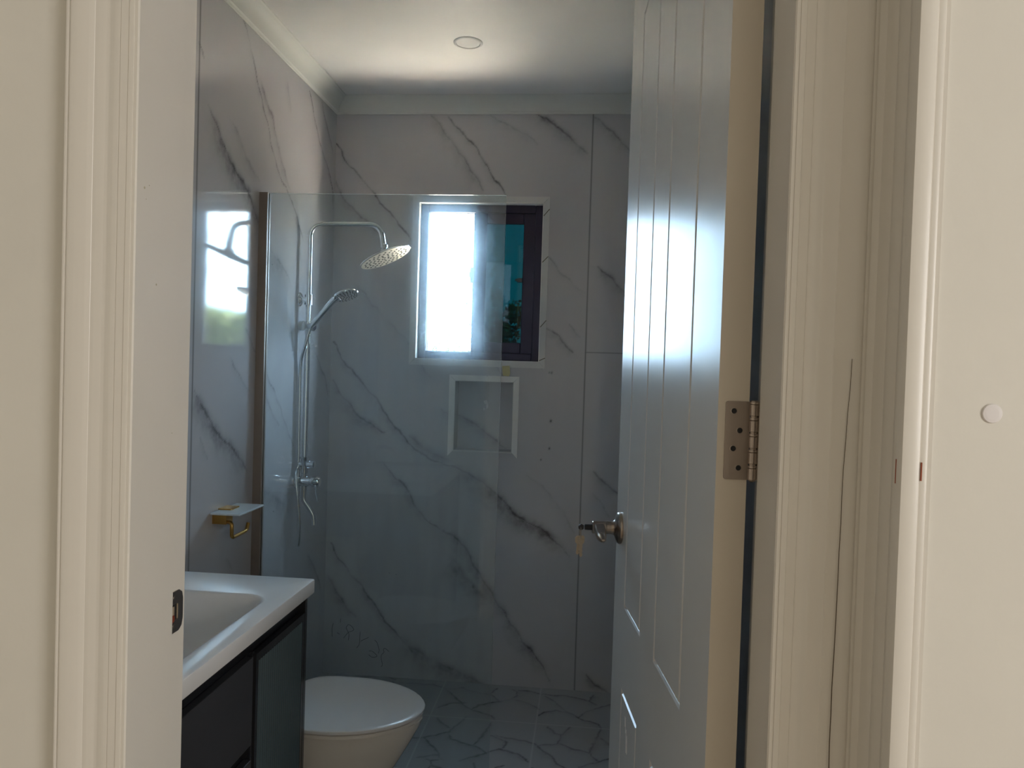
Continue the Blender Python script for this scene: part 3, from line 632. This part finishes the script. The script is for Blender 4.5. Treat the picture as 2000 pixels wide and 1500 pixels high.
for side in (0, 1):
    X = 0 if side == 0 else DTH; sg = 1 if side == 0 else -1
    es = []; vo_ = [V3(X, p) for p in outer]; es += [bm.edges.new((vo_[i], vo_[(i+1) % 4])) for i in range(4)]
    for P in panels:
        g = .0090; rings = [V3(X, p) for p in P]; es += [bm.edges.new((rings[i], rings[(i+1) % len(P)])) for i in range(len(P))]
        prev = rings
        for d, dep in ((g*.30, .0040), (g*.7, .0066), (g*1.3, .0066), (g*1.8, .0035), (g*2.2, .0)):
            cur = [V3(X+sg*dep, p) for p in inset(P, d)]
            for i in range(len(P)): bm.faces.new((prev[i], prev[(i+1) % len(P)], cur[(i+1) % len(P)], cur[i]))
            prev = cur
        bm.faces.new(prev)
    bmesh.ops.triangle_fill(bm, edges=es, use_beauty=True)
    if side == 0: A0 = vo_
    else:
        for i in range(4):
            f = bm.faces.new((A0[i], A0[(i+1) % 4], vo_[(i+1) % 4], vo_[i]))
            if i == 3: f.material_index = 1
leaf = obj('door_leaf', fix(bm), [M['door'], M['edge']], door)
# three white scratches low on the leaf
bm = bmesh.new()
for yy, zz, l in ((.555, .700, .03), (.545, .680, .045), (.535, .672, .035), (.562, .70, .02)): tube(bm, [(-.0002, yy, zz), (-.0002, yy-.004, zz-l)], .0006, 5)
obj('scratch', bm, M['paintspot'], leaf)
# hinge
def hinge(zm):
    h = thing('hinge', 'x', 'x'); del h['label']; del h['category']; h.parent = door; h.location = (0, 0, zm)
    H2 = .050; bm = bmesh.new(); r = .003
    x0, x1 = .0095, .0405; o_ = []
    for cx, cz, a0 in ((x0+r, -H2+r, 180), (x1, -H2, None), (x1, H2, None), (x0+r, H2-r, 90)):
        if a0 is None: o_.append((cx, cz))
        else:
            for k in range(5): a = R(a0+k*22.5); o_.append((cx+r*math.cos(a), cz+r*math.sin(a)))
    loft(bm, [[(x, -.0016, z) for x, z in o_], [(x, .0008, z) for x, z in o_]])
    leafp = obj('hinge_leaf', fix(bm), M['nickel'], h)
    for xx, zz in ((.0202, .0376), (.0284, .0129), (.0207, -.0103), (.0282, -.035)):
        bm = bmesh.new(); lathe(bm, (xx, -.0014, zz), (0, -1, 0), [(0, .0046), (.0006, .0045), (.0007, .0036), (.0004, .0032), (.0002, .001)], 20); s_ = obj('screw', fix(bm), M['nickel'], leafp)
        bm = bmesh.new(); lathe(bm, (xx, -.0020, zz), (0, -1, 0), [(0, .0034), (.0003, .0032), (.00035, .0008)], 16); obj('screw_recess', fix(bm), M['cavity'], leafp)
    bm = bmesh.new(); pr = []
    for k in range(5):
        a, b = -H2+k*.0204, -H2+(k+1)*.0204-.0016
        pr += [(a, .0048), (a+.0006, .0058), (b-.0044, .0058), (b-.004, .0050), (b-.0034, .0058), (b-.0004, .0058), (b, .0048)]
    pr = [(-H2-.003, .002), (-H2-.001, .0045)]+pr+[(H2+.001, .0048), (H2+.002, .003)]
    lathe(bm, (.0462, -.001, 0), (0, 0, 1), pr, 20); smooth(obj('knuckle', fix(bm), M['nickel'], h), 30)
    obj('hinge_leaf', boxes((.0515, .0535, -.003, .016, -H2, H2)), M['nickel'], h)
    return h
hinge(1.315); hinge(2.10); hinge(.30)
# lever lockset with a key in it
lk = thing('lever_handle', 'x', 'x'); del lk['label']; del lk['category']; lk.parent = door; lk.location = (0, .690, 1.056)
for sg in (-1, 1):
    o0 = 0 if sg < 0 else DTH
    bm = bmesh.new(); lathe(bm, (o0, 0, 0), (sg, 0, 0), [(-.0004, .034), (.004, .0345), (.0065, .033), (.009, .029), (.0115, .022), (.014, .0165), (.018, .0145), (.026, .0135)], 40)
    smooth(obj('rose', fix(bm), M['nickel'], lk), 40)
    bm = bmesh.new(); lathe(bm, (o0, 0, 0), (sg, 0, 0), [(.022, .0140), (.032, .0140), (.0325, .0125), (.034, .0125), (.0345, .0135), (.061, .0135), (.0625, .0125), (.0625, 0)], 32)
    bd = smooth(obj('spindle_barrel', fix(bm), M['nickel'], lk), 30)
    rings = []
    for t, wz, x_0, x_1, dz in ((0, .010, .036, .061, 0), (.02, .010, .037, .061, -.002), (.045, .0085, .039, .060, -.008), (.06, .007, .041, .058, -.009), (.074, .005, .043, .056, -.010), (.078, .002, .046, .053, -.010)):
        cs = [(x_0, dz-wz*.2), (x_0+.003, dz-wz), (x_1-.003, dz-wz), (x_1, dz-wz*.2), (x_1, dz+wz*.6), (x_1-.003, dz+wz), (x_0+.003, dz+wz), (x_0, dz+wz*.6)]
        rings.append([(o0+sg*x, -t-.004, z) for x, z in cs])
    bm = bmesh.new(); loft(bm, rings); smooth(obj('lever', fix(bm), M['nickel'], lk), 40)
bm = bmesh.new(); lathe(bm, (0, 0, 0), (-1, 0, 0), [(.062, .0066), (.066, .0064), (.078, .0060), (.079, .005)], 20); obj('lock_cylinder', fix(bm), M['cavity'], lk)
# keys: a top-level bunch hanging from the key in the lock
kr = thing('bunch_of_keys', 'two pale brass keys hanging on a ring from the key in the door lever', 'keys', (.167-math.sin(R(7))*.690-math.cos(R(7))*.080, 1.0+math.cos(R(7))*.690-math.sin(R(7))*.086, 1.056), (0, 0, R(7)))
bm = bmesh.new(); lathe(bm, (.007, 0, 0), (-1, 0, 0), [(-.004, .0038), (.004, .0038)], 12)
kp = [(0.004*0+.0-.010*(1 if 0 else 0), 0)]
loft(bm, [[(-.001, -.0012, .004), (-.001, -.0012, -.004), (-.007, -.0012, -.0072), (-.0125, -.0012, -.003), (-.0125, -.0012, .003), (-.007, -.0012, .0072)],
          [(-.001, .0012, .004), (-.001, .0012, -.004), (-.007, .0012, -.0072), (-.0125, .0012, -.003), (-.0125, .0012, .003), (-.007, .0012, .0072)]])
obj('inserted_key', fix(bm), M['chrome_d'], kr)
bm = bmesh.new(); P = [(-.0075+.0*a, .009*math.sin(a), -.0125+.0115*math.cos(a)) for a in [2*math.pi*i/28 for i in range(29)]]; tube(bm, P, .0008, 8, False); obj('key_ring', bm, M['nickel'], kr)
def key(ang, dx, yaw):
    bm = bmesh.new()
    bow = [(-.0095, -.001), (-.0085, -.012), (-.0035, -.0165), (-.0035, -.040), (-.001, -.043), (.002, -.042), (.0035, -.038), (.0020, -.034), (.0035, -.030), (.0022, -.026), (.0035, -.022), (.0035, -.0165), (.0085, -.012), (.0095, -.001), (.006, .003), (-.006, .003)]
    hl_ = [(.0035*math.cos(a), -.001+.0018*math.sin(a)) for a in [2*math.pi*i/10 for i in range(10)]]
    plate(bm, [(x, z) for x, z in bow], [hl_], -.0011, .0011)
    o = obj('key', fix(bm), M['brass'], kr); o.location = (-.0075+dx, 0, -.022); o.rotation_euler = (R(ang), 0, R(90+yaw)); return o
k1 = key(0, -.002, 10); k1.rotation_euler = (0, R(16), 0); k1.rotation_euler = (R(0), R(17), R(-80))
k2 = key(0, .001, -25); k2.rotation_euler = (R(0), R(-3), R(-62))

# ------------------------------------------------------------------ fixed glass shower screen
GY, GX0, GX1, GZ = 2.566, -1.126, -.290, 1.972
gs = thing('shower_screen', 'frameless dusty glass shower panel standing beside the toilet', 'shower screen', (0, GY, 0))
bm = bmesh.new(); box(bm, GX0, GX1, -.004, .004, .006, GZ)
bm.faces.ensure_lookup_table()
for f in bm.faces:
    c = f.calc_center_median()
    if abs(c.y) < .003: f.material_index = 1
obj('glass_panel', bm, [M['screen'], M['edgeglass']], gs)
bm = bmesh.new(); box(bm, XL, GX0+.014, -.014, -.0045, .0, GZ+.001); box(bm, XL, GX0+.014, .0045, .014, .0, GZ+.001); box(bm, XL, GX0-.001, -.0045, .0045, 0, GZ+.001)
obj('wall_channel', bm, M['bronze'], gs, label='slim bronze channel')

# ------------------------------------------------------------------ shower column
SX, SY = -1.108, 2.950
sh = thing('shower_column', 'chrome exposed shower set with rain head and hand shower on the left wall', 'shower', (0, 0, 0))
bm = bmesh.new(); P = fillet([(SX, SY, 1.02), (SX, SY, 1.940), (-.838, SY+.045, 1.948), (-.822, SY+.048, 1.856)], .054, 10); tube(bm, P, .0108, 20); smooth(obj('riser_pipe', bm, M['chrome'], sh), 60)
hn = Vector((.42, -.01, -.90)).normalized(); hc = Vector((-.815, SY+.048, 1.820))
bm = bmesh.new(); lathe(bm, Vector((-.822, SY+.048, 1.872)), Vector((.05, -.02, -1)), [(0, .0105), (.004, .014), (.016, .014), (.018, .009), (.022, .013), (.032, .013), (.038, .008)], 24); smooth(obj('ball_joint', fix(bm), M['chrome'], sh), 40)
bm = bmesh.new(); lathe(bm, hc-hn*.028, hn, [(0, .010), (.004, .018), (.012, .024), (.017, .060), (.022, .100), (.026, .106), (.030, .107), (.0315, .104)], 56, cap=True)
head = smooth(obj('rain_head', fix(bm), M['chrome'], sh), 35)
bm = bmesh.new(); lathe(bm, hc+hn*.0034, hn, [(0, .1035), (.0012, .103), (.0013, 0)], 56); obj('spray_plate', fix(bm), M['plate'], head)
bm = bmesh.new(); u, w = frame_of(hn); c0 = hc+hn*.0045
for k, nr in ((.014, 5), (.032, 9), (.050, 14), (.068, 18), (.086, 22)):
    for i in range(nr):
        a = 2*math.pi*i/nr+k*90; lathe(bm, c0+(u*math.cos(a)+w*math.sin(a))*k-hn*.001, hn, [(0, .0046), (.003, .0040)], 6)
obj('nozzle', fix(bm), M['chrome_d'], head, kind='stuff')
bm = bmesh.new(); lathe(bm, (XL, SY-.01, 1.640), (1, 0, 0), [(0, .027), (.004, .0275), (.008, .024), (.012, .014), (.016, .011), (.034, .011)], 32); lathe(bm, (SX, SY, 1.618), (0, 0, 1), [(0, .0118), (.002, .0155), (.042, .0155), (.044, .0118)], 24)
smooth(obj('wall_bracket', fix(bm), M['chrome'], sh), 35)
bm = bmesh.new(); sd = Vector((1, -.30, -.05)).normalized(); lathe(bm, Vector((SX, SY, 1.534))-sd*.034, sd, [(0, .012), (.003, .0175), (.022, .0185), (.024, .012), (.030, .012), (.032, .0165), (.062, .0165), (.066, .012)], 28); lathe(bm, (SX, SY, 1.516), (0, 0, 1), [(0, .013), (.003, .0155), (.036, .0155), (.039, .013)], 24)
smooth(obj('slider', fix(bm), M['chrome'], sh), 35)
bm = bmesh.new(); lathe(bm, Vector((SX, SY-.004, 1.536))-sd*.036, sd, [(0, .014), (.003, .0195), (.024, .0205), (.026, .017)], 28); smooth(obj('slider_knob', fix(bm), M['plastic'], sh), 35)
hs0 = Vector((-1.086, SY-.022, 1.534)); hs1 = Vector((-.998, SY-.030, 1.634))
bm = bmesh.new(); P = catmull([hs0, hs0.lerp(hs1, .35), hs0.lerp(hs1, .7), hs1, (-.975, SY-.032, 1.650)], 5); n_ = len(P); tube(bm, P, [.0100+.0045*(i/n_) for i in range(n_)], 18)
hh = Vector((-.944, SY-.036, 1.657)); n2 = Vector((.34, -.22, -.91)).normalized()
lathe(bm, hh-n2*.016, n2, [(0, .012), (.004, .030), (.010, .047), (.016, .050), (.020, .049), (.021, 0)], 40); hs = smooth(obj('hand_shower', fix(bm), M['chrome'], sh), 40)
bm = bmesh.new(); u, w = frame_of(n2)
for k, nr in ((.010, 6), (.021, 11), (.033, 16), (.042, 20)):
    for i in range(nr):
        a = 2*math.pi*i/nr; lathe(bm, hh+n2*.0045+(u*math.cos(a)+w*math.sin(a))*k, n2, [(0, .0028), (.0022, .002)], 6)
obj('nozzle', fix(bm), M['chrome_d'], hs, kind='stuff')
bm = bmesh.new(); lathe(bm, (-1.132, SY, .988), (1, 0, 0), [(0, .010), (.002, .013), (.020, .013), (.022, .010), (.034, .010), (.036, .015), (.064, .016), (.067, .012)], 24); lathe(bm, (SX, SY, .890), (0, 0, 1), [(0, .011), (.06, .011), (.064, .0145), (.118, .0145), (.122, .017), (.130, .017), (.132, .0105)], 24)
smooth(obj('diverter', fix(bm), M['chrome'], sh), 35)
bm = bmesh.new(); lathe(bm, (XL, SY, .920), (1, 0, 0), [(0, .032), (.004, .032), (.008, .028), (.010, .016), (.014, .016), (.018, .021), (.060, .021), (.062, .018), (.067, .018), (.069, .0215), (.093, .0205), (.099, .017)], 32)
mix_ = smooth(obj('mixer_body', fix(bm), M['chrome'], sh), 35)
bm = bmesh.new(); tube(bm, catmull([(-1.058, SY-.010, .916), (-1.050, SY-.025, .892), (-1.036, SY-.038, .846)], 5), .0040, 10); obj('mixer_lever', bm, M['chrome'], mix_)
bm = bmesh.new(); tube(bm, catmull([(SX, SY, .905), (SX, SY, .870), (SX+.002, SY, .845), (SX+.022, SY, .817), (SX+.040, SY, .786), (SX+.045, SY, .748)], 6), .0108, 16); smooth(obj('bath_spout', bm, M['chrome'], sh), 50)
hp = catmull([(-1.089, SY-.026, 1.528), (-1.108, SY-.024, 1.46), (-1.131, SY-.006, 1.38), (-1.133, SY-.004, 1.20), (-1.131, SY-.004, .98), (-1.126, SY-.010, .80), (-1.114, SY-.030, .672), (-1.106, SY-.042, .76), (-1.118, SY-.044, .88), (-1.130, SY-.030, .955), (-1.126, SY-.006, .988)], 26)
bm = bmesh.new(); tube(bm, hp, [.0058 if i % 2 else .0070 for i in range(len(hp))], 10); smooth(obj('hose', bm, M['chrome'], sh), 80)

# ------------------------------------------------------------------ paper holder
ph = thing('toilet_paper_holder', 'brushed gold paper holder with a white glass shelf on the left wall', 'toilet paper holder', (0, 0, 0))
obj('mounting_block', fix(boxes((XL, XL+.045, 2.268, 2.312, .885, .916))), M['gold'], ph)
bevel(obj('shelf', boxes((XL+.002, -1.044, 2.248, 2.428, .9165, .9225)), M['shelf'], ph), .002)
bevel(obj('shelf_clamp', boxes((XL, -1.100, 2.305, 2.365, .9222, .9262)), M['gold'], ph), .001)
bm = bmesh.new(); tube(bm, fillet([(XL+.03, 2.285, .890), (-1.075, 2.262, .893), (-1.075, 2.262, .846), (-1.078, 2.372, .846), (-1.078, 2.384, .868)], .014, 8), .0058, 14); smooth(obj('roll_bar', bm, M['gold'], ph), 50)

# ------------------------------------------------------------------ vanity
va = thing('vanity_cabinet', 'black vanity cabinet with drawers and a fluted glass door under the basin', 'cabinet', (0, 0, 0))
CXF, CY0, CY1, CZ0, CZ1 = -.670, 1.03, 1.828, .12, .826
bm = boxes((CXF-.030, CXF-.018, CY0+.014, CY1-.014, CZ0, CZ1-.004), (XL, CXF-.03, CY0+.014, CY1-.014, CZ0, CZ0+.016), (XL, XL+.012, CY0+.014, CY1-.014, CZ0, .80), (XL, CXF, CY1-.014, CY1, CZ0, CZ1-.004), (CXF-.018, CXF-.004, 1.524, 1.534, CZ0, .79), (XL, CXF, CY0, CY0+.014, CZ0, CZ1-.004), (XL+.05, CXF-.05, CY0+.03, CY1-.03, 0, CZ0))
obj('body', bm, M['black'], va)
for z0_, z1_ in ((.598, .782), (.385, .566), (.150, .353)):
    d_ = obj('drawer', boxes((CXF-.017, CXF, CY0+.016, 1.522, z0_, z1_)), M['cab'], va); bevel(d_, .0015)
# fluted door: ribs running vertically
y0_, y1_, nr = 1.548, 1.800, 22; bm = bmesh.new(); o_ = []
for i in range(nr*8+1):
    t = i/(nr*8); o_.append((CXF-.004+0.0055*abs(math.sin(t*nr*math.pi)), y0_+(y1_-y0_)*t))
o_ += [(CXF-.012, y1_), (CXF-.012, y0_)]
ext(bm, o_, 2, .155, .765)
fd = thing('door', 'x', 'x'); del fd['label']; del fd['category']; fd.parent = va
smooth(obj('fluted_glass', fix(bm), M['ribbed'], fd), 50)
obj('door_frame', boxes((CXF-.014, CXF, 1.536, 1.548, .14, .782), (CXF-.014, CXF, 1.800, 1.812, .14, .782), (CXF-.014, CXF, 1.548, 1.800, .765, .782), (CXF-.014, CXF, 1.548, 1.800, .14, .155)), M['black'], fd)

# worktop with moulded basin
def rrect(x0, x1, y0, y1, r, z, n=8):
    p = []
    for cx, cy_, a0 in ((x1-r, y1-r, 0), (x0+r, y1-r, 90), (x0+r, y0+r, 180), (x1-r, y0+r, 270)):
        for k in range(n+1): a = R(a0+90*k/n); p.append((cx+r*math.cos(a), cy_+r*math.sin(a), z))
    return p
bm = bmesh.new(); X0, X1, Y0, Y1, ZT = XL, -.655, 1.026, 1.838, .860
r_ = lambda g, z, rr: rrect(X0+g, X1-g, Y0+g, Y1-g, rr, z)
rings = [rrect(X0+.02, X1-.02, Y0+.02, Y1-.02, .004, ZT-.030), r_(.010, ZT-.034, .004), r_(.001, ZT-.034, .005), r_(0, ZT-.032, .006), r_(0, ZT-.0035, .006), r_(.0012, ZT-.0010, .006), r_(.004, ZT, .007)]
bx0, bx1, by0, by1 = XL+.12, -.700, 1.16, 1.690
rings += [rrect(bx0, bx1, by0, by1, .055, ZT), rrect(bx0+.004, bx1-.004, by0+.004, by1-.004, .055, ZT-.0008), rrect(bx0+.008, bx1-.008, by0+.009, by1-.009, .055, ZT-.0035), rrect(bx0+.012, bx1-.011, by0+.014, by1-.014, .055, ZT-.009), rrect(bx0+.03, bx1-.020, by0+.04, by1-.045, .06, ZT-.045), rrect(bx0+.06, bx1-.045, by0+.08, by1-.10, .06, ZT-.085), rrect(bx0+.09, bx1-.09, by0+.12, by1-.15, .05, ZT-.100)]
loft(bm, rings, cap0=False); 
ct = smooth(obj('washbasin_top', fix(bm), M['ceramic']), 40); tag(ct, 'white ceramic one-piece basin top resting on the black vanity cabinet', 'washbasin')
bm = bmesh.new(); lathe(bm, (-.88, 1.40, ZT-.1005), (0, 0, 1), [(0, .022), (.003, .022), (.004, .018), (.0042, 0)], 24); smooth(obj('drain', fix(bm), M['chrome'], ct), 40)
bm = bmesh.new(); lathe(bm, (XL+.065, 1.40, ZT), (0, 0, 1), [(0, .026), (.004, .026), (.008, .020), (.13, .018), (.15, .018), (.155, 0)], 24); tube(bm, fillet([(XL+.065, 1.40, ZT+.10), (XL+.15, 1.40, ZT+.125), (XL+.20, 1.40, ZT+.11)], .02), .011, 14)
tag(smooth(obj('basin_tap', fix(bm), M['chrome']), 40), 'chrome tap on the back of the white basin top', 'tap')

# ------------------------------------------------------------------ toilet
to = thing('toilet', 'white one-piece toilet with closed lid between vanity and glass screen', 'toilet', (0, 0, 0))
TY = 2.135
def egg(z, xf, xb, hw, n=40, p=1.9, yo=TY):
    """plan outline: rounded front at xf, squarer back at xb"""
    pts = []; xc = xb+(xf-xb)*.42
    for i in range(n):
        a = 2*math.pi*i/n; c, s = math.cos(a), math.sin(a)
        if c >= 0: x = xc+(xf-xc)*abs(c)**(2/p); y = hw*math.copysign(abs(s)**(2/p), s)
        else: x = xc-(xc-xb)*abs(c)**(2/4.); y = hw*math.copysign(abs(s)**(2/2.6), s)
        pts.append((x, yo+y, z))
    return pts
bm = bmesh.new(); loft(bm, [egg(0, -.62, -1.13, .105), egg(.02, -.60, -1.13, .110), egg(.10, -.585, -1.13, .112), egg(.18, -.555, -1.13, .120), egg(.26, -.505, -1.13, .142), egg(.32, -.470, -1.13, .161), egg(.372, -.442, -1.13, .174), egg(.3905, -.436, -1.13, .177), egg(.3935, -.440, -1.125, .174)])
smooth(obj('bowl', fix(bm), M['toiletb'], to), 50)
bm = bmesh.new(); loft(bm, [egg(.3940, -.447, -.845, .168), egg(.3962, -.446, -.845, .169), egg(.3970, -.437, -.848, .1775), egg(.4060, -.435, -.848, .179), egg(.4070, -.438, -.845, .176)]); smooth(obj('seat', fix(bm), M['toiletb'], to), 40)
bm = bmesh.new(); loft(bm, [egg(.4075, -.447, -.846, .168), egg(.4096, -.446, -.846, .169), egg(.4104, -.434, -.850, .1795), egg(.4180, -.431, -.852, .181), egg(.4196, -.4325, -.8505, .1797), egg(.4205, -.4355, -.848, .177), egg(.4208, -.45, -.835, .163)])
smooth(obj('lid', fix(bm), [M['plastic']], to), 30)
bm = bmesh.new(); pr = [(-.846, .378), (-.848, .418), (-.856, .428), (-.875, .436), (-.905, .447), (-.93, .47), (-.945, .52), (-.950, .66), (-1.138, .66), (-1.138, .378)]
rg = []
for yy, ins in ((-.180, .012), (-.172, .002), (-.12, 0), (.12, 0), (.172, .002), (.180, .012)):
    rg.append([(x-(ins if x > -1 else 0), TY+yy, z-(ins if z > .64 else 0)) for x, z in pr])
loft(bm, rg); smooth(obj('tank', fix(bm), M['toiletb'], to), 50)
bm = bmesh.new(); lathe(bm, (-1.045, TY, .660), (0, 0, 1), [(0, .024), (.004, .024), (.006, .021), (.0062, 0)], 28); smooth(obj('flush_button', fix(bm), M['chrome'], to), 40)

# ------------------------------------------------------------------ ceiling light, bits
cl = thing('ceiling_light', 'small round white recessed downlight in the bathroom ceiling', 'ceiling light', (-.467, 2.757, CT))
bm = bmesh.new(); lathe(bm, (0, 0, 0), (0, 0, -1), [(-.001, .053), (.0015, .053), (.004, .049), (.0042, .044), (.0015, .042), (.001, .042)], 48); smooth(obj('bezel', fix(bm), M['diff'], cl), 40)
bm = bmesh.new(); lathe(bm, (0, 0, 0), (0, 0, -1), [(.0, .0425), (.0018, .0425), (.002, 0)], 48); obj('diffuser', fix(bm), M['diff'], cl)
bm = bmesh.new(); P = [(-.371, 1.402), (-.339, 1.404), (-.335, 1.372), (-.340, 1.358), (-.366, 1.360), (-.369, 1.38)]
loft(bm, [[(x, YB-.0060, z) for x, z in P], [(x, YB-.0046, z) for x, z in P]])
tag(obj('tape', fix(bm), M['tape']), 'small piece of yellowish masking tape just below the window surround', 'tape')

# ------------------------------------------------------------------ outdoors
GZ0 = -.35; BK0 = mat('bounce_cut_dark', (.08, .065, .05), .95)
bm = bmesh.new(); box(bm, -40, 60, YB+.15, 70, GZ0-.2, GZ0); struct('ground', bm, M['conc'], 'sunlit pale ground outside')
bm = bmesh.new(); box(bm, -8, 8, YB+.152, 4.40, GZ0-.01, GZ0+.02); struct('ground_dark_strip', bm, BK0, 'unseen dark strip added along the outer wall to shape bounced light')  # added out of view to sharpen the edge of the ceiling light
bm = bmesh.new(); box(bm, -1.5, 3.4, 4.40, 5.25, GZ0-.01, GZ0+.03); struct('ground_bounce_strip', bm, mat('bounce_strip_cream', (.86, .77, .62), .8), 'unseen pale strip added to bounce sunlight up to the ceiling')  # added reflector out of view, sized to light the ceiling patch
def leafmat(name, c1, c2):
    m = bpy.data.materials.new(name); m.use_nodes = True; nt = m.node_tree; b = nt.nodes['Principled BSDF']; b.inputs['Roughness'].default_value = .6
    ri = nt.nodes.new('ShaderNodeTexNoise'); ri.inputs['Scale'].default_value = 2.5; cr = nt.nodes.new('ShaderNodeValToRGB'); cr.color_ramp.elements[0].color = (*c1, 1); cr.color_ramp.elements[1].color = (*c2, 1)
    cr.color_ramp.elements[0].position = .35; cr.color_ramp.elements[1].position = .65
    nt.links.new(ri.outputs['Fac'], cr.inputs[0]); nt.links.new(cr.outputs[0], b.inputs['Base Color']); return m
LM = leafmat('foliage', (.022, .040, .002), (.075, .115, .006)); BK = mat('bark', (.12, .09, .06), .9)
def tree(x, y, h, rw, seed, label):
    rs = np.random.RandomState(seed); t = thing('tree', label, 'tree', (x, y, GZ0), group=None)
    bm = bmesh.new(); tube(bm, catmull([(0, 0, -.05), (.05, .03, h*.3), (-.04, 0, h*.6), (0, 0, h*.8)], 4), [.16-.10*i/12 for i in range(13)], 8); obj('trunk', bm, BK, t)
    n = 2600; cl_ = [(rs.uniform(-.6, .6)*rw, rs.uniform(-.5, .5)*rw, h*rs.uniform(.35, .86), rw*rs.uniform(.28, .5)) for _ in range(16)]
    V_ = []; 
    for i in range(n):
        cx, cy_, cz, cr = cl_[i % 16]; d = rs.normal(size=3); d /= np.linalg.norm(d); p = np.array([cx, cy_, cz])+d*cr*rs.uniform(.55, 1.0)**.5*np.array([1, 1, .8]); p[2] = min(max(p[2], .1), h)
        a = rs.normal(size=3); a /= np.linalg.norm(a); b = np.cross(a, rs.normal(size=3)); b /= np.linalg.norm(b); s = rw*.055*rs.uniform(.7, 1.4)
        V_ += [p-a*s, p+b*s*.5, p+a*s, p-b*s*.5]
    me = bpy.data.meshes.new('foliage'); me.from_pydata([tuple(v) for v in V_], [], [(4*i, 4*i+1, 4*i+2, 4*i+3) for i in range(n)]); obj('foliage', me, LM, t); return t
tree(-3.5, 22.0, 3.1, 1.2, 1, 'round leafy tree seen through the window gap and its tinted pane')
tree(-3.6, 30.0, 4.9, 1.7, 2, 'taller leafy tree behind the tinted right-hand pane')
bm = bmesh.new(); rs = np.random.RandomState(9)
for i in range(24000):
    x = rs.uniform(-1.2, 20); top = 2.75+.25*math.sin(x*1.3)+.15*math.sin(x*3.1+1)+rs.uniform(-.15, .15); p = Vector((x, 21+rs.uniform(-.7, .7), GZ0+(top-GZ0)*rs.uniform(0, 1)**.6))
    a = Vector(rs.normal(size=3)).normalized(); c = a.cross(Vector(rs.normal(size=3))).normalized(); s = rs.uniform(.10, .24)
    bm.faces.new([bm.verts.new(q) for q in (p-a*s, p+c*s*.5, p+a*s, p-c*s*.5)])
hg = obj('hedge', bm, LM); tag(hg, 'long green hedge outside, mirrored at the foot of the window reflection in the left wall', 'hedge')
